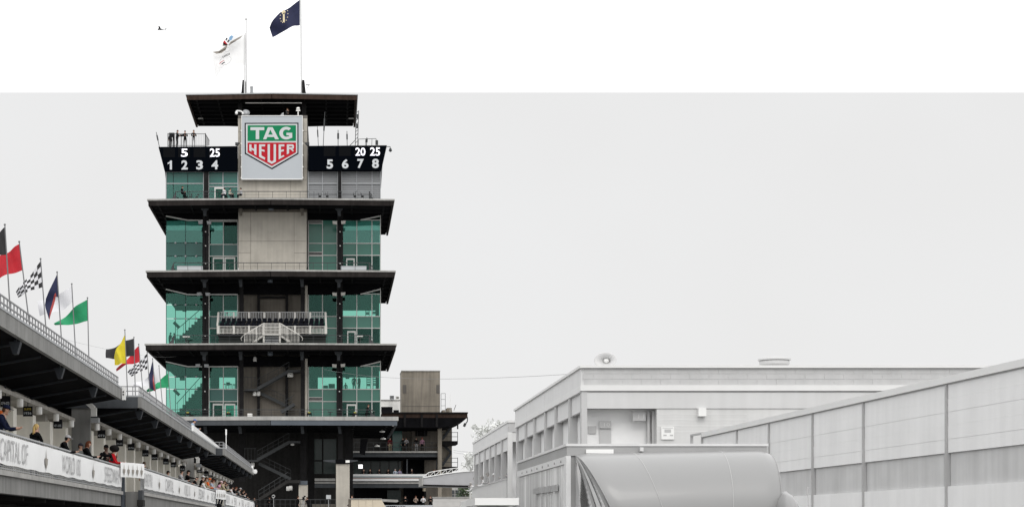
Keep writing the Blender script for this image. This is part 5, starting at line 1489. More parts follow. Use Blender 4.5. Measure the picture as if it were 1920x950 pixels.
# vent on the roof
t = thing('roof_vent', 'low round pale vent on the garage roof', 'vent', P(1452, 684, 66))
mb = MB(); mb.lathe(P(1452, 684, 66), [(.55, 0), (.57, .03), (.57, .15), (.5, .17)], 20); mb.build('drum', 'g_dark', t, smooth=False)
mb = MB(); mb.lathe(P(1452, 675.5, 66), [(.62, 0), (.63, .06), (.45, .11), (.2, .14)], 20); mb.build('cap', 'g_frame', t)
# horn loudspeaker
t = thing('horn_loudspeaker', 'large pale horn loudspeaker at the corner of the garage roof', 'loudspeaker', P(1134, 689, 63.5))
ax = Vector((-.35, -1, -.05)).normalized(); c = P(1135, 675, 63.2)
mb = MB(); q = ax.to_track_quat('Z', 'Y')
prof = [(.08, -.62), (.10, -.4), (.18, -.2), (.30, -.06), (.41, 0), (.42, .015), (.40, .02), (.29, -.03), (.17, -.17), (.09, -.36)]
mb.lathe(c, prof, 28, ax); mb.v = [Vector((p.x, p.y, c.z + (p.z - c.z) * .68)) for p in mb.v]; h = mb.build('horn', mat('horn grey', (.56, .56, .56), .5, var=.04), t, smooth=True)
mb = MB(); mb.ball(c - ax * .24, .11, .11, .10, 12, 8); mb.build('driver_cone', 'white', t, smooth=True)
mb = MB(); mb.bar(c - ax * .4, P(1136, 689, 63.6), .06, .06); mb.build('bracket', 'g_frame', t)

Bg = thing('garage_building', 'farther pale garage with people on its barred balcony', 'building', (13, 99, 0), 'pale garages')
Y0, Y1 = yg(952), yg(885.5)
zt = Z(787, Y0)
mb = MB(); mb.box(XG, XG + 12, Y0, Y1, zt - .12, zt); mb.build('roof_coping', 'g_trim', Bg)
mb = MB(); mb.box(XG + .04, XG + .3, Y0 + .4, Y1, zt - .60, zt - .123); mb.build('flank_panel', 'g_flank_lifted', Bg)
mb = MB(); mb.box(XG + .02, XG + .3, Y0 + .4, Y1, zt - .85, zt - .603); mb.build('flank_band', 'g_trim', Bg)
mb = MB(); mb.box(XG + .04, XG + 12, Y0 + .05, Y0 + .38, zt - .60, zt - .123); mb.build('front_panel', 'g_block', Bg)
mb = MB(); mb.box(XG + .02, XG + .25, Y0 + .03, Y0 + .36, 0, zt - .61); mb.build('corner_column', 'g_trim', Bg)
mb = MB(); mb.box(XG + .25, XG + 12, Y0 + .1, Y0 + .38, zt - 1.1, zt - .61); mb.build('front_band', 'g_trim', Bg)
mb = MB(); mb.box(XG + .3, XG + 12, Y0 + 1.5, Y0 + 1.8, 0, zt - 1.1); mb.build('front_wall', 'g_shade', Bg)
prev = Y0 + .4
for k, px in enumerate((938.5, 926.5, 916.5, 906.5, 896.5, 888)):
    c = yg(px)
    mb = MB(); mb.box(XG + .03, XG + .3, c - .2, c + .2, 0, zt - .86); mb.build('flank_column', 'g_frame', Bg)
    mb = MB(); mb.box(XG + .12, XG + .18, prev + .2, c - .22, zt - 1.5, zt - .87); mb.build('roller_shutter', 'g_flank_lifted', Bg)
    prev = c
mb = MB(); mb.box(XG + 1.3, XG + 1.5, Y0 + 1.9, Y1, 0, zt - .7); mb.build('inner_wall', 'g_shade', Bg)
mb = MB(); mb.box(XG + .05, XG + 2.39, Y0 + .4, Y1, 3.0, 3.25); mb.build('balcony_floor', 'g_wall', Bg)
mb = MB(); mb.box(XG + .2, XG + 2.39, Y0 + 1.9, Y1, zt - .9, zt - .8); mb.build('balcony_ceiling', 'g_panel', Bg)
mb = MB()
for z in (4.3, 3.32): mb.bar((XG - .02, Y0 + .4, z), (XG - .02, Y1, z), .06, .06)
mb.build('railing', 'g_frame', Bg)
y = Y0 + .5; k = 0
mb = MB()
while y < Y1:
    mb.box(XG - .03, XG - .01, y, y + .09, 2.5, 4.28); y += .22
mb.build('rail_bars', 'g_trim', Bg, kind='stuff')
mb = MB(); mb.box(XG + .02, XG + .05, Y0 + .4, Y1, 2.4, 4.2); mb.build('rail_sheet', 'g_frame', Bg)
# white booth roof in front
t = thing('booth', 'flat roofed white booth left of the trailer', 'booth', P(925, 992, 40))
mb = MB(); mb.box(X(890.5, 40), X(973, 40), 40, 42.6, Z(946, 40), Z(932.6, 40)); mb.build('roof', 'white', t)
mb = MB()
for px in (893, 970):
    for y in (40.1, 42.4): mb.box(X(px, 40) - .04, X(px, 40) + .04, y, y + .08, 0, Z(946, 40))
mb.build('posts', 'g_frame', t)
mb = MB(); mb.box(X(901, 40), X(969, 40), 40.6, 42.5, 0, Z(948, 40)); mb.build('cabin', 'g_shade', t)
mb = MB(); mb.prism([P(864, 940, 44.5), P(890, 932.8, 42.7), P(890, 960, 42.7), P(864, 960, 44.5)], (0, .1, 0)); mb.build('side_awning', 'white', t)

# ================================================================== LONG WALL, FAR RIGHT
W = thing('boundary_wall', 'long pale panelled wall with dark joints at the right', 'wall', (12, 42, 0))
a0, a1 = Vector((12.37, 30.57, 0)), Vector((11.67, 54.5, 0))
dr = (a1 - a0).normalized(); nr = Vector((-dr.y, dr.x, 0))     # towards the viewer's side
if nr.x > 0: nr = -nr
def wpt(s, z, e=0.0): return a0 + dr * s + nr * e + Vector((0, 0, z))
def s_of(px):
    k = (px - CX) / F     # x = k y
    return (k * a0.y - a0.x) / (dr.x - k * dr.y)
L_ = (a1 - a0).length
def wbox(name, m, s0, s1, z0, z1, e0, e1):
    mb = MB()
    mb.prism([wpt(s0, z0, e0), wpt(s1, z0, e0), wpt(s1, z1, e0), wpt(s0, z1, e0)], nr * (e1 - e0)); return mb.build(name, m, W)
M['w_panel'] = mat('pale precast panel', (.76, .76, .76), .85, var=.04, scale=.8, streak=.035, bump=.12)  # haze over the wall put into its pale colours
M['w_band'] = mat('grey recess band', (.53, .53, .53), .85, var=.06, scale=1.2, streak=.08)  # darker grey than the panels above and below
M['w_post'] = mat('grey wall post', (.42, .42, .42), .6, var=.06)
ss = [-6.0] + [s_of(p) for p in (1776.5, 1620.5, 1525, 1443, 1383)]
ss = sorted(ss); s_end = s_of(1318)
ss.append(s_end)
wbox('coping', 'g_trim', -6, s_end, 4.60, 4.74, -.22, .06)
wbox('cap_shadow', 'g_dark', -6, s_end, 4.575, 4.598, -.2, .01)
for i in range(len(ss) - 1):
    p, q = ss[i] + .03, ss[i + 1] - .03
    for k in range(5):
        z0 = 3.22 + (4.573 - 3.22) * k / 5; z1 = 3.22 + (4.573 - 3.22) * (k + 1) / 5
        wbox('board', 'w_panel', p, q, z0 + .0015, z1 - .001, -.005, .004 * (k % 2) - .002 * (i % 2))
    wbox('panel_core', 'w_panel', p, q, 3.219, 4.574, -.2, -.006)
    wbox('recess_panel', 'w_band', p + .25, q, 2.56, 3.215, -.3, -.05)
    wbox('recess_jamb', 'w_post', p, p + .24, 2.56, 3.215, -.3, -.03)
    wbox('lower_panel', 'w_panel', p, q, 0, 2.555, -.2, .01)
    wbox('wall_post', 'w_post', ss[i] - .02, ss[i] + .02, 0, 4.572, -.05, .05)
mb = MB(); mb.bar(wpt(s_end - .1, 4.72, .02), wpt(s_end + 1.5, 4.74, .02), .06, .06)
for e in (0, 1.4): mb.bar(wpt(s_end + e, 4.73, .02), wpt(s_end + e, 3.9, .02), .08, .08)
mb.build('end_rail', 'w_post', W)
mb = MB(); a = P(1514, 912, 20.5); b = P(1518, 990, 20.5); mb.tube(b, a, .006, 5); mb.tube(a, a + Vector((0, 0, -.1)), .012, 5)
tag(mb.build('whip_antenna', 'w_post'), 'thin antenna standing right of the trailer nose', 'antenna')

# ================================================================== TRAILER
M['t_skin'] = mat('trailer side with painted reflections', (.68, .68, .68), .25, metal=.2, var=.10, scale=2.0, streak=.3)  # upright streaks in the colour imitate reflections
M['t_dark'] = mat('grey trailer trim', (.33, .33, .33), .5, var=.08, scale=2)  # trailer greys lightened with the haze over this side
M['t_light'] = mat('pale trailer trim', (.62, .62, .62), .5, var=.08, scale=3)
M['t_nose'] = mat('glossy grey paint', (.265, .265, .265), .34, var=.02, scale=.6, coat=.15)
M['t_seam'] = mat('nose seam', (.42, .42, .42), .5)
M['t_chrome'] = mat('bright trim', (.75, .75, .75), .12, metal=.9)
TY0, TY1 = 22.0, 27.9
xL, xR = X(1063, TY0), X(1438, TY0)
zT = Z(831, TY0)
TR = thing('trailer', 'pale grey enclosed trailer with a bulging glossy nose', 'trailer', ((xL + xR) / 2, 24, 0))
mb = MB(); mb.box(xL + .03, xR - .03, TY0 + .03, TY1 - .03, .45, zT - .16); mb.build('body', 't_dark', TR)
mb = MB(); mb.box(xL, xR, TY0, TY1, zT - .155, zT - .035); mb.build('roof_band', 't_dark', TR)
mb = MB(); mb.box(xL - .015, xR + .015, TY0 - .015, TY1, zT - .033, zT); mb.build('roof_rim', 't_light', TR)
# side skin: narrow upright corrugated sheets
rnd = random.Random(11)
y = TY0 + .22; k = 0
while y < TY1 - .1:
    w = .19
    mb = MB(); n = 6; pts = []
    for j in range(n + 1):
        yq = y + w * j / n; e = .016 * math.sin(math.pi * j / n) ** .7
        for z in (.5, zT - .26): pts.append((xL + .028 - e - rnd.uniform(0, .002), yq, z))
    mb.add(pts, [(2 * j, 2 * j + 1, 2 * j + 3, 2 * j + 2) for j in range(n)]); mb.build('side_sheet', 't_skin', TR, smooth=True)
    y += w + .004; k += 1
mb = MB(); mb.box(xL - .006, xL + .02, TY0 + .22, TY1, zT - .255, zT - .158); mb.build('side_header', 't_light', TR)
for px in range(8):
    mb = MB(); y = TY0 + .5 + px * .66; mb.lathe((xL - .008, y, zT - .21), [(.016, 0), (.016, .012)], 8, (-1, 0, 0)); mb.build('rivet', 't_dark', TR)
mb = MB(); mb.box(xL - .01, xL + .05, TY0 - .008, TY0 + .2, .45, zT - .157); mb.build('corner_trim', 't_light', TR)
for k, px in enumerate((1003.5, 1014.5, 1026, 1037.5)):
    y0_, y1_ = xL * F / (px + 9 - CX), xL * F / (px - CX)
    z_ = HC + (CY - 922 + k * 1.6) * y1_ / F
    mb = MB(); mb.box(xL - .03, xL - .002, y0_, y1_, z_ - .03, z_ + .055); mb.build('marker_plate', 't_dark', TR)
R1('white_label', 'white', TR, 1099, 1150.5, 841.5, 849, TY0 - .03, .025)
mb = MB(); p = P(1203, 838, TY0 - .06); mb.box(p.x - .02, p.x + .02, p.y - .03, TY0 - .002, p.z - .05, p.z); mb.build('hook', 't_light', TR)
mb = MB()
for a, b, h in ((1088, 1110, 2.6), (1150, 1200, 1.6), (1230, 1270, 2.2), (1290, 1330, 1.6), (1350, 1400, 1.8), (1405, 1432, 3)):
    mb.box(X(a, 23), X(b, 23), 23, 23.4, zT, zT + h * .0069)
mb.build('roof_clutter', 't_light', TR)
# bulging nose with seams
nu, nv = 36, 28
xs0, xs1 = X(1078, TY0), X(1440, TY0)
zn = Z(848.5, TY0)
def nose(u, v, lift=0.0):
    x = xs0 + (xs1 - xs0) * u
    Dp = .95 - .12 * u
    q = min(1.0, u / .85)
    sh = .30 * (1 - q * q * (3 - 2 * q)) - .03 * u
    e = .97 + .03 * min(1.0, u / .06, (1 - u) / .06) ** .5
    a = v * 1.5708 * 1.55
    if a < 1.5708: dy = Dp * math.sin(a); dz = .78 * (1 - math.cos(a))
    else: dy = Dp; dz = .78 + (a - 1.5708) * .9
    x += sh * dz / .66
    rnd_ = .030 * max(0, 1 - u / .05) ** 2 + .05 * max(0, 1 - (1 - u) / .07) ** 2
    return Vector((x, TY0 - .005 - dy * e - lift, zn - .012 - dz - rnd_ + .045 * u))
mb = MB()
pts = [nose(i / nu, j / nv) for i in range(nu + 1) for j in range(nv + 1)]
fs = [(i * (nv + 1) + j, i * (nv + 1) + j + 1, (i + 1) * (nv + 1) + j + 1, (i + 1) * (nv + 1) + j) for i in range(nu) for j in range(nv)]
mb.add(pts, fs)
mb.build('nose_shell', 't_nose', TR, smooth=True)
for u in (0.0, .292, .745, 1.0):
    mb = MB()
    w_ = .0022 if 0 < u < 1 else .004
    pl = []
    for j in range(4 * nv + 1):
        for du, lf in ((-w_, .0), (-w_ * .5, .006), (w_ * .5, .006), (w_, .0)): pl.append(nose(min(1, max(0, u + du)), j / nv / 4, lf) + Vector((0, 0, lf * .6)))
    mb.add(pl, [(4 * j + q, 4 * j + q + 1, 4 * j + q + 5, 4 * j + q + 4) for j in range(4 * nv) for q in range(3)]); mb.build('nose_seam', 't_seam' if 0 < u < 1 else 't_dark', TR, smooth=True)
# the side of the nose, with light and dark strips painted as reflected arcs
pl = [nose(0, j / nv) for j in range(nv + 1)]
mb = MB(); pts = [p + Vector((.006, 0, 0)) for p in pl] + [Vector((xs0 + .006, TY0 - .01, p.z)) for p in pl]
mb.add(pts, [(j, j + 1, nv + 2 + j, nv + 1 + j) for j in range(nv)]); mb.build('nose_side', 't_skin', TR)
for nm, mm, f0, f1, v0, v1 in (('arch_reflection', 't_light', .66, .78, .10, .6), ('arch_reflection', 't_dark', .54, .62, .14, .6), ('arch_reflection', 't_chrome', .20, .42, .2, .6), ('arch_edge', 't_dark', .90, .985, .05, .8)):
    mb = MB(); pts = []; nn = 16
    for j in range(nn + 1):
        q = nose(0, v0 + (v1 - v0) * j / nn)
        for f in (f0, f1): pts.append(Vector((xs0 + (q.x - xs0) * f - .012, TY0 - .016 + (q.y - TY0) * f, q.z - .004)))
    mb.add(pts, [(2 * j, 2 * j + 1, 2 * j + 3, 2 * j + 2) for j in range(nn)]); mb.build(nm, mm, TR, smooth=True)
# right cheek of the nose and a bumper
pl = [nose(1, j / nv) for j in range(nv + 1)]
mb = MB(); pts = pl + [Vector((xs1, TY0 - .01, p.z)) for p in pl]
mb.add(pts, [(j, nv + 1 + j, nv + 2 + j, j + 1) for j in range(nv)]); mb.build('nose_side', 't_nose', TR)
mb = MB(); mb.ball((xs1 + .02, TY0 - .75, 1.75), .16, .5, .42, 14, 10); mb.build('mirror_housing', 't_nose', TR, smooth=True)
for y in (23.4, 24.4, 26.4):
    for x in (xL + .12, xR - .12):
        mb = MB(); mb.lathe((x - .1, y, .40), [(.30, 0), (.40, .03), (.40, .17), (.30, .2)], 20, (1, 0, 0)); w_ = mb.build('wheel', 'black', TR, smooth=False)
        mb = MB(); mb.lathe((x - .11, y, .40), [(.22, 0), (.22, .22)], 16, (1, 0, 0)); mb.build('rim', 't_chrome', w_)
mb = MB(); mb.box(xs0 + .1, xs1 - .1, TY0 - 2.0, TY0, .35, .6); mb.build('front_frame', 't_dark', TR)
# ================================================================== PEOPLE
PM = {}
def cloth(col):
    k = 'cloth %02x%02x%02x' % tuple(int(255 * c ** .4545) for c in col)
    return mat(k, col, .9, var=.18, scale=6, spec=.1)
SKIN = [mat('skin fair', (.52, .31, .23), .55), mat('skin tan', (.40, .23, .16), .55), mat('skin dark', (.12, .065, .045), .55)]
BLK, NAVY, GREY, WHITE, RED, ORANGE, PINK, LGREY, BROWN, BLUE, KHAKI, DRED, OLIVE = ((.006, .006, .007), (.006, .009, .026), (.17, .17, .165), (.66, .66, .67), (.46, .012, .018), (.62, .13, .03),
    (.60, .32, .45), (.38, .38, .39), (.13, .085, .05), (.10, .16, .36), (.34, .29, .20), (.16, .02, .025), (.12, .12, .09))
HAIR = dict(black=(.012, .011, .011), brown=(.06, .032, .018), blond=(.50, .35, .14), auburn=(.10, .035, .018), grey=(.35, .34, .33))

def person(label, loc, yaw, H=1.75, pose='lean', shirt=BLK, legs=NAVY, skin=0, hair='brown', style='short', cap=None, fine=False, group=None, lean=None, female=False, brim=0.0):
    """yaw 0 faces +X. One continuous skinned body; hair, cap and face are its children."""
    s = H / 1.75
    t = thing('person', label, 'person', loc, group)
    ln = R({'lean': 24, 'stand': 2, 'arms': 4, 'phone': 8, 'point': 8, 'sit': 8}[pose] if lean is None else lean)
    sit = pose == 'sit'
    V = {}; E = []; REG = []
    hip_z = .50 if sit else .95
    def up(x, y, z):                      # upper body point, bent forward about the hips (x forward, y left)
        dz = z - .95
        return Vector((x * math.cos(ln) + dz * math.sin(ln), y, hip_z + dz * math.cos(ln) - x * math.sin(ln)))
    verts = []; rad = []; edges = []; reg = []
    def v(p, r): verts.append(Vector(p) * s); rad.append((r[0] * s, r[1] * s) if isinstance(r, tuple) else (r * s, r * s)); return len(verts) - 1
    def e(a, b, k): edges.append((a, b)); reg.append(k)
    fw = .93 if female else 1.0
    pel = v((0, 0, hip_z), (.125, .165))
    wai = v(up(0, 0, 1.12), (.125, .155 * fw)); che = v(up(.01, 0, 1.32), (.14, .185 * fw)); nb = v(up(0, 0, 1.41), (.105, .135)); ne = v(up(.008, 0, 1.515), (.052, .054))
    h1 = v(up(.03, 0, 1.585), (.073, .066)); h2 = v(up(.03, 0, 1.665), (.093, .076)); h3 = v(up(.015, 0, 1.725), (.075, .062))
    for a, b, k in ((pel, wai, 's'), (wai, che, 's'), (che, nb, 's'), (nb, ne, 'k'), (ne, h1, 'k'), (h1, h2, 'k'), (h2, h3, 'k')): e(a, b, k)
    for sd in (1, -1):
        # legs
        if sit:
            hj = v((.05, .10 * sd, .50), .088); kn = v((.46, .12 * sd, .50), .062); an = v((.44, .12 * sd, .09), .045); ft = v((.60, .13 * sd, .035), .04)
        else:
            bk = .10 if pose == 'lean' else 0
            hj = v((-.01, .10 * sd, .88), .088); kn = v((.02 - bk * .3 + (.06 if sd > 0 and pose == 'stand' else 0), .11 * sd, .50), .062); an = v((-.03 - bk, .12 * sd, .10), .046); ft = v((.12 - bk, .14 * sd, .04), .042)
        e(pel, hj, 'l'); e(hj, kn, 'l'); e(kn, an, 'l'); e(an, ft, 'f')
        # arms
        sh = up(0, .195 * sd * fw, 1.385)
        shv = v(sh, .072)
        if pose == 'lean':
            el = Vector((sh.x + .16, .27 * sd, sh.z - .27)); wr = Vector((el.x + .22, .10 * sd, el.z + .02))
        elif pose == 'arms':
            el = up(.04, .27 * sd, 1.16); wr = up(.24, .06 * sd, 1.20)
        elif pose == 'phone':
            el = up(.10, .24 * sd, 1.17); wr = up(.16, .10 * sd, 1.42) if sd > 0 else up(.22, .12 * sd, 1.12)
        elif pose == 'point':
            el = up(.24, .22 * sd, 1.36) if sd < 0 else up(.10, .25 * sd, 1.15); wr = up(.48, .14 * sd, 1.36) if sd < 0 else up(.28, .12 * sd, 1.08)
        elif sit:
            el = up(.06, .24 * sd, 1.15); wr = Vector((.34, .14 * sd, .66))
        else:
            el = up(-.02, .25 * sd, 1.14); wr = up(.08, .25 * sd, .91)
        elv = v(el, .052); wrv = v(wr, .034)
        e(nb, shv, 's'); e(shv, elv, 's'); e(elv, wrv, 's' if not female or fine else 's')
        d = (wr - el).normalized()
        pm = v(wr + d * .075, (.022, .040)); e(wrv, pm, 'k')
        side = d.cross(Vector((0, 0, 1))); side = side.normalized() if side.length > .1 else Vector((0, 1, 0))
        dn = side.cross(d)
        if fine:
            for j in range(4):
                off = side * (.030 - .020 * j)
                a = v(wr + d * .115 + off, .0095); b = v(wr + d * (.150 + (.012 if j in (1, 2) else 0)) + off - dn * -.018, .0085); c = v(wr + d * .165 + off + dn * .045, .0075)
                e(pm, a, 'k'); e(a, b, 'k'); e(b, c, 'k')
            a = v(wr + d * .06 + side * .042, .011); b = v(wr + d * .10 + side * .060 + dn * .02, .009); e(wrv, a, 'k'); e(a, b, 'k')
        else:
            a = v(wr + d * .15 + dn * .03, (.016, .034)); e(pm, a, 'k')
    me = bpy.data.meshes.new('body')
    me.from_pydata([tuple(q) for q in verts], edges, [])
    o = bpy.data.objects.new('body', me); COL.objects.link(o)
    o.modifiers.new('skin', 'SKIN')
    for q, r in zip(me.skin_vertices[0].data, rad): q.radius = r
    me.skin_vertices[0].data[0].use_root = True
    sb = o.modifiers.new('sub', 'SUBSURF'); sb.levels = sb.render_levels = 2 if fine else 1
    dg = bpy.context.evaluated_depsgraph_get()
    m2 = bpy.data.meshes.new_from_object(o.evaluated_get(dg))
    bpy.data.objects.remove(o); bpy.data.meshes.remove(me)
    rot = Matrix.Rotation(yaw, 4, 'Z')
    keys = {'s': 0, 'l': 1, 'k': 2, 'f': 3}
    m2.materials.clear()
    for q in (cloth(shirt), cloth(legs), SKIN[skin], M['black']): m2.materials.append(q)
    segs = [(verts[a], verts[b] - verts[a], keys[k]) for (a, b), k in zip(edges, reg)]
    segs = [(a, d, max(d.length_squared, 1e-9), k) for a, d, k in segs]
    for p in m2.polygons:
        c = p.center; best = 9; bk = 0
        for a, d, l2, k in segs:
            w = c - a; u = w.dot(d) / l2; u = 0 if u < 0 else (1 if u > 1 else u)
            q = (w - d * u).length_squared
            if q < best: best = q; bk = k
        p.material_index = bk; p.use_smooth = True
    m2.transform(rot)
    b = bpy.data.objects.new('body', m2); COL.objects.link(b); b.parent = t
    # head pieces, in the frame of the tilted head
    hd = Matrix.Translation(up(.018, 0, 1.66) * s) @ Matrix.Rotation(ln * .45, 4, 'Y')
    TM = rot @ hd
    def put(mb, name, ms, smooth=True):
        base = Vector(loc)
        mb.v = [TM @ q + base for q in mb.v]
        return mb.build(name, ms, t, smooth=smooth)
    mb = MB()
    mb.ball((-.014 * s, 0, .012 * s), .102 * s, .086 * s, .098 * s, 12, 7, z0=-.15)
    if style in ('short', 'long', 'pony', 'afro'):
        mb.ball((-.045 * s, 0, -.02 * s), .075 * s, .083 * s, .09 * s, 12, 7)
    if style == 'long': mb.lathe((-.055 * s, 0, -.24 * s), [(.05 * s, 0), (.085 * s, .06 * s), (.09 * s, .2 * s), (.08 * s, .27 * s)], 10)
    if style == 'pony': mb.lathe((-.115 * s, 0, -.36 * s), [(.012 * s, 0), (.036 * s, .08 * s), (.042 * s, .26 * s), (.03 * s, .37 * s)], 8)
    if style == 'afro': mb.ball((-.02 * s, 0, .05 * s), .20 * s, .19 * s, .15 * s, 14, 9)
    if style == 'bun': mb.ball((-.03 * s, 0, .13 * s), .05 * s, .05 * s, .045 * s, 8, 5)
    if style != 'bald': put(mb, 'hair', cloth(HAIR[hair]))
    if cap:
        mb = MB(); mb.ball((-.008 * s, 0, .022 * s), .110 * s, .095 * s, .105 * s, 14, 6, z0=0.02)
        if style != 'beanie':
            mb.prism([(.07 * s, -.07 * s, .018 * s), (.15 * s, -.06 * s, .008 * s), (.185 * s, 0, .004 * s), (.15 * s, .06 * s, .008 * s), (.07 * s, .07 * s, .018 * s)], (0, 0, .012 * s))
        put(mb, 'cap', cloth(cap))
    mb = MB()
    mb.add([(.088 * s, -.012 * s, -.035 * s), (.088 * s, .012 * s, -.035 * s), (.088 * s, 0, .01 * s), (.118 * s, 0, -.032 * s)], [(0, 1, 3), (1, 2, 3), (2, 0, 3), (0, 2, 1)], 0)
    for sd in (1, -1):
        mb.ball((-.002 * s, .076 * s * sd, -.015 * s), .022 * s, .012 * s, .032 * s, 6, 4, m=0)
        mb.ball((.086 * s, .030 * s * sd, .004 * s), .008 * s, .013 * s, .008 * s, 6, 4, m=1)
    mb.ball((.083 * s, 0, -.062 * s), .010 * s, .024 * s, .007 * s, 6, 4, m=2)
    put(mb, 'face', [SKIN[skin], 'black', mat('lips', (.30, .11, .09), .6)])
    return t

# on the balconies: head position in the picture gives the distance along the rail
def spect(label, px, py, xoff=0.42, bi=0, yaw=0.0, maxH=1.92, **k):
    xf = SUITES[bi][3]
    pose = k.get('pose', 'lean')
    ln = R(k.get('lean', {'lean': 24, 'stand': 2, 'arms': 4, 'phone': 8, 'point': 8}[pose]))
    hx = .72 * math.sin(ln) * math.cos(yaw)
    xb = xf - xoff
    xh = xb + hx
    Y = -xh * F / (CX - px)
    Y = min(max(Y, SUITES[bi][1] + .5), SUITES[bi][2] - .5)
    zh = Z(py, Y)
    H = 1.75 * (zh - ZF) / (.95 + .72 * math.cos(ln))
    H = max(1.45, min(maxH, H))
    return person(label, (xb, Y, ZF), yaw, H=H, **k)
spect('person in a navy hooded jacket and navy cap leaning at the left edge', 10, 765, shirt=NAVY, cap=NAVY, hair='brown', fine=True, skin=1, maxH=1.9)
spect('person in an orange cap half hidden at the left edge of the picture', 1, 752, xoff=1.0, shirt=GREY, cap=ORANGE, pose='stand', skin=0, yaw=.3)
spect('person with a long blond ponytail in a black top on the nearest balcony', 67, 799, xoff=.5, shirt=BLK, hair='blond', style='pony', pose='phone', fine=True, female=True, yaw=.95, lean=8)
spect('person in black with a black and white cap reaching over the rail', 127, 820, shirt=BLK, cap=LGREY, hair='black', fine=True, pose='lean', skin=1, yaw=.25)
spect('shorter person in a dark cap between two people in black', 151, 835, xoff=.5, shirt=GREY, cap=(.03, .03, .04), pose='stand', skin=1, yaw=-.5)
spect('person with long auburn hair and a black jacket leaning forward', 166, 830, shirt=BLK, hair='auburn', style='long', female=True, fine=True, lean=20, yaw=.3)
spect('person in a black jacket and black cap facing the camera, beside the red jacket', 199, 838, shirt=BLK, cap=BLK, pose='arms', yaw=-1.0, skin=2, xoff=.45, fine=True)
spect('person with big round black hair and a red jacket', 214, 842, shirt=RED, hair='black', style='afro', xoff=.40, lean=14, female=True)
spect('person in a green beanie and grey jacket at the end of the nearest balcony', 228, 841, shirt=OLIVE, cap=(.015, .12, .05), style='beanie', pose='phone', xoff=.4)
spect('lone person showing only a dark brown head behind the middle banner', 270, 868, bi=1, shirt=BROWN, hair='brown', pose='stand', yaw=1.5, xoff=.9)
spect('lone person in a black cap whose head just shows over the middle balcony rail', 315, 885, bi=1, shirt=BLK, cap=BLK, pose='stand', xoff=.8)
spect('person with dark hair and a pale grey shirt beside the pointing one', 341, 883, bi=1, shirt=LGREY, hair='black', xoff=.5, lean=12)
spect('person in black with a black cap pointing towards the track', 353, 884, bi=1, shirt=BLK, cap=BLK, pose='point', xoff=.3, fine=True)
CR = 'crowd at the end of the middle balcony'
spect('person with black hair in black, left end of the crowd on the middle balcony', 369.5, 896, bi=1, shirt=BLK, hair='black', style='short', group=CR, xoff=.4)
spect('person in black with a white cap in the crowd on the middle balcony', 380, 892.5, bi=1, shirt=BLK, cap=WHITE, group=CR, xoff=.5, lean=10)
spect('person with brown hair and a beige top next to the white capped one', 386.5, 896.5, bi=1, shirt=KHAKI, hair='brown', group=CR, xoff=.4)
spect('person in a bright orange hood in the crowd', 392, 898, bi=1, shirt=ORANGE, cap=ORANGE, style='beanie', group=CR, xoff=.5)
spect('person in a white shirt leaning low behind the rail beside the orange hood', 385, 901, bi=1, shirt=WHITE, hair='brown', group=CR, xoff=.2, skin=0)
spect('person with black hair and a grey jacket right of the orange hood', 397, 899, bi=1, shirt=GREY, hair='black', group=CR, xoff=.45)
spect('person with brown hair and a pale blue shirt with bare arms on the rail', 400, 901, bi=1, shirt=(.36, .42, .50), hair='auburn', group=CR, xoff=.3, skin=0)
spect('person with dark hair and black shirt near the end of the middle balcony', 404, 898, bi=1, shirt=BLK, hair='black', style='afro', group=CR, xoff=.45)
CR2 = 'crowd at the start of the farthest balcony'
spect('person in a pink cap and pale shirt at the start of the farthest balcony', 414, 896, bi=2, shirt=PINK, cap=(.7, .5, .52), group=CR2, xoff=.7)
spect('person in a pink top left of the pink cap', 411.5, 899.5, bi=2, shirt=PINK, hair='brown', group=CR2, xoff=.9, female=True, style='long')
spect('person in tan with brown hair below the pink cap', 417.5, 903, bi=2, shirt=KHAKI, hair='brown', group=CR2, xoff=.35)
spect('person with a black backpack and dark hair after the pink cap', 424.5, 906, bi=2, shirt=BLK, hair='black', group=CR2, xoff=.4)
spect('person in a white shirt and dark hair on the farthest balcony', 436, 913, bi=2, shirt=WHITE, hair='black', group=CR2, xoff=.35)
spect('person with reddish hair in black on the farthest balcony', 442.5, 914, bi=2, shirt=BLK, hair='auburn', group=CR2, xoff=.4)
spect('person in a grey cap and grey green jacket on the farthest balcony', 450, 916, bi=2, shirt=GREY, cap=LGREY, group=CR2, xoff=.35)
spect('person in black and white at the far end of the farthest balcony', 457, 920, bi=2, shirt=BLK, hair='brown', group=CR2, xoff=.3)
spect('last person on the farthest balcony, in a pale sleeve', 461, 924, bi=2, shirt=LGREY, hair='black', group=CR2, xoff=.3)
# on the roof of the middle block
Yr = yy(360.5, -8.6)
person('person in a blue cap and light blue checked shirt on the middle suite roof', (-8.75, Yr, 7.44 - .75), 0, H=1.75, pose='lean', shirt=(.26, .33, .42), cap=BLUE, skin=0)

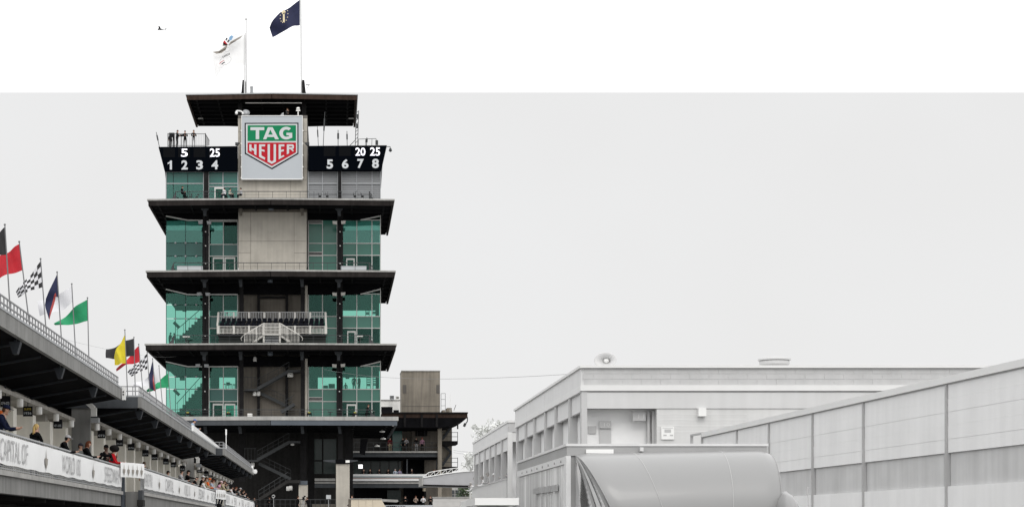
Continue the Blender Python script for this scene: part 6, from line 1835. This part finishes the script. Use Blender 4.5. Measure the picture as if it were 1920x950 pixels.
def up_at(label, px, feet, Y, H, yaw=-1.57, **k):
    p = P(px, feet, Y)
    return person(label, p, yaw, H=H, **k)
G_ = 'spotters on the left scoreboard deck'
zs = dict(feet=276.5)
up_at('dark spotter partly behind the black stand, leftmost on the scoreboard deck', 320.5, 277, 188.2, 1.62, shirt=BLK, legs=BLK, pose='stand', hair='black', group=G_)
up_at('spotter in black standing sideways on the scoreboard deck, second from the left', 332, 277, 187.2, 1.92, yaw=-.3, shirt=BLK, legs=BLK, pose='arms', hair='black', group=G_)
up_at('spotter in black jacket with folded arms on the scoreboard deck', 347, 277, 187.2, 1.86, shirt=BLK, legs=BLK, pose='arms', hair='black', group=G_)
up_at('spotter in black jacket and pale trousers on the scoreboard deck', 363, 277, 187.2, 1.92, yaw=-1.2, shirt=BLK, legs=LGREY, pose='arms', hair='brown', group=G_)
up_at('person in dark clothes operating equipment on top of the billboard', 537.5, 229, 189.2, 1.5, yaw=-.6, shirt=(.035, .035, .035), legs=BLK, pose='phone', hair='brown', skin=1)
def seat_at(label, px, head_py, Y, **k):
    z = Z(head_py, Y) - 1.22
    return person(label, (X(px, Y), Y, z), k.pop('yaw', 0), H=1.72, pose='sit', **k)
seat_at('person in black sitting before the teal glass on the top terrace', 340.5, 350, 185.9, yaw=.2, shirt=BLK, legs=BLK, hair='brown')
seat_at('person in a white shirt sitting at the glass door on the top terrace', 422, 353, 185.9, yaw=2.6, shirt=WHITE, hair='black')
seat_at('person in a cream top sitting right of the white shirted one', 430.5, 354, 185.8, yaw=-.5, shirt=(.5, .47, .4), legs=BLK, hair='black', skin=1)
seat_at('person in grey with dark hair sitting before the concrete wall on the top terrace', 453, 353, 185.9, yaw=2.8, shirt=LGREY, legs=BLK, hair='black')
up_at('person in black leaning at the right corner of the lower terrace', 688, 787, 187.2, 1.72, yaw=-.2, shirt=BLK, legs=BLK, pose='lean', hair='auburn', skin=0, lean=14)
up_at('dark figure facing right inside the left corner glass', 318, 654, 195.5, 1.9, yaw=0, shirt=BLK, legs=BLK, pose='phone', hair='black')
up_at('dark figure facing left inside the left corner glass', 329, 654, 195.2, 1.85, yaw=3.0, shirt=BLK, legs=BLK, pose='lean', hair='black', lean=12)
GI = 'dark figures behind the right glass of the lower floor'
for px, f, lb, y_ in ((648, 741, 'seated looking dark figure left behind the right glass', 0), (664, 736, 'taller dark figure on the left of the standing pair behind the right glass', .5), (673.5, 736, 'taller dark figure on the right of the standing pair behind the right glass', -2.0)):
    up_at(lb, px, f, 193.5, 1.45 if px == 648 else 1.95, yaw=-1.57 + y_, shirt=BLK, legs=BLK, pose='stand', hair='black', group=GI)
# platform under the tower
GP = 'people on the platform below the tower'
Yp = 187.6; fp = 962
up_at('person in dark clothes at the left end of the platform rail under the tower', 477.5, fp, Yp, 1.75, shirt=(.06, .05, .045), legs=BLK, pose='stand', hair='brown', group=GP)
up_at('person in black behind the round sign on the platform', 505.5, fp, Yp, 1.84, shirt=BLK, legs=BLK, pose='arms', hair='brown', group=GP)
up_at('person in black in profile left of the concrete pier on the platform', 558.5, fp, Yp - 1.4, 1.9, yaw=0, shirt=BLK, legs=BLK, pose='stand', hair='brown', skin=0, group=GP)
up_at('camera operator in black right of the tripod on the platform', 577.5, fp, Yp - 1.4, 1.8, yaw=2.9, shirt=BLK, legs=BLK, pose='phone', hair='brown', group=GP)
up_at('person in a grey jacket right of the tall concrete pier', 651.5, 975, 185.0, 1.75, yaw=.4, shirt=LGREY, legs=BLK, pose='phone', hair='black', skin=1)
t = thing('tripod_camera', 'dark camera on a tripod in front of the shorter concrete pier', 'camera', P(569, 962, 186))
mb = MB(); c = P(569, 936, 186)
for dx, dy in ((-.42, .1), (.42, .1), (0, -.35)): mb.bar(c, c + Vector((dx, dy, -1.45)), .035, .035)
mb.build('tripod', 'grey', t)
mb = MB(); mb.box(c.x - .12, c.x + .12, c.y - .25, c.y + .2, c.z, c.z + .3); mb.box(c.x + .02, c.x + .25, c.y - .1, c.y + .05, c.z + .3, c.z + .45); mb.build('camera_body', 'black', t)
t = thing('round_sign', 'small white ringed round sign on a stick at the platform rail', 'sign', P(512.6, 962, 187))
mb = MB(); mb.tube(P(513.5, 962, 187), P(513, 933, 187), .03, 5); mb.build('stick', 'rail', t)
mb = MB(); mb.lathe(P(512.6, 929.5, 187), [(.19, 0), (.19, .03)], 14, (0, -1, 0)); mb.build('disc', 'white', t)
mb = MB(); rect(mb, 510.6, 514.6, 928.4, 930.8, 186.9, .06); mb.build('print', 'black', t)
mb = MB(); rect(mb, 611.5, 620.5, 927, 934.5, 187.2, .1); rect(mb, 615.5, 616.5, 934.5, 962, 187.25, .05)
tag(mb.build('white_board', 'digit'), 'pale blank board behind the platform rail left of the tall pier', 'board')
# stand building spectators
G1_ = 'people on the upper level of the stand building'
for px, lb, sh, lg, hr, cap_, ps in ((731.5, 'person in dark red beside the green glass on the stand', DRED, KHAKI, 'brown', None, 'stand'), (755.5, 'person in black with a bag by the dark wall of the stand', BLK, BLK, 'black', None, 'stand'), (761.5, 'person in a light grey top next to the one in black', LGREY, BLK, 'black', None, 'arms'),
                                 (780.5, 'person in a black shirt and pale shorts on the stand', BLK, LGREY, 'brown', None, 'stand'), (791.5, 'person in a pink shirt and red cap with dark shorts on the stand', PINK, BLK, 'brown', RED, 'stand')):
    up_at(lb, px, 846, YR + .6, 1.78, shirt=sh, legs=lg, pose=ps, hair=hr, cap=cap_, group=G1_)
G2_ = 'people behind the striped band of the stand building'
for px, lb, sh, hr in ((682, 'dark seated person left behind the striped band, near the glowing lamp', BLK, 'black'), (694, 'dark person with a white collar behind the striped band', BLK, 'brown'), (711, 'dark person with raised camera behind the striped band', BLK, 'black'), (728, 'dark person left of the pale blue shirt behind the striped band', BLK, 'black'),
                   (741, 'person in a pale blue shirt with white hair behind the striped band', (.45, .52, .6), 'grey'), (749.5, 'person in a lilac shirt next to the pale blue one', (.40, .36, .50), 'brown'), (772, 'person in a dark suit and white shirt behind the striped band', BLK, 'grey')):
    up_at(lb, px, 903, YR + .2 + (px % 3) * .5, 1.68, shirt=sh, legs=BLK, pose='arms', hair=hr, group=G2_)
for px, lb in ((813.5, 'left one of two dark people above the canopy bridge end'), (818.8, 'right one of two dark people above the canopy bridge end')):
    up_at(lb, px, 905, YR - .2, 1.75, shirt=BLK, legs=BLK, pose='stand', hair='brown', group='pair above the bridge end')
G3_ = 'people above the word sign'
for px, lb, sh, hr in ((660, 'dark person with white sleeves left at the beige cabin', BLK, 'brown'), (760, 'person in black above the word sign, left one', BLK, 'black'), (779.5, 'person in tan with a camera above the word sign', (.30, .24, .20), 'auburn'), (793.5, 'person in white above the word sign', WHITE, 'black'), (807, 'person in black with bare arms above the word sign, right one', BLK, 'brown')):
    up_at(lb, px, 958, 207 if px > 700 else 186, 1.9 if px > 700 else 1.75, shirt=sh, legs=BLK, pose='arms' if px != 779.5 else 'phone', hair=hr, group=G3_)
# far garage balcony, haze put into the clothes and skin colours
G4_ = 'people on the far garage balcony'
pw = (.62, .62, .62); pg = (.40, .40, .40)
SKIN.append(mat('skin hazed', (.50, .46, .44), .6))
for px, hy, lb, sh, cp in ((960, 869.5, 'person in a white cap nearest the camera on the far garage balcony', pg, (.78, .78, .78)), (947, 875.5, 'person in a pale cap second nearest on the far garage balcony', pg, pw), (936, 889, 'person leaning low in a white cap on the far garage balcony', pw, (.75, .75, .75)), (924.5, 886, 'person with fair hair behind the garage rail, middle of the row', pg, None),
                       (913, 893, 'person in a white shirt bending over the garage rail', (.75, .75, .75), None), (903, 878, 'taller person in a white cap farther along the garage rail', pg, (.75, .75, .75)), (899, 893, 'person in a white top low behind the garage rail', (.72, .72, .72), None), (893.5, 877, 'person in haze paled clothes near the far end of the garage rail', pw, (.7, .7, .7)), (890, 905, 'small pale figure at the far end of the garage rail', pw, None)):
    xb = XG + .5; Y = xb * F / (px - CX) ; zh = Z(hy, Y)
    Hh = max(1.3, min(1.9, (zh - 3.25) / .93))
    person(lb, (xb, Y, 3.25), 3.14, H=Hh, pose='lean' if hy > 884 else 'arms', shirt=sh, legs=pg, skin=3, hair='grey', cap=cp, group=G4_)
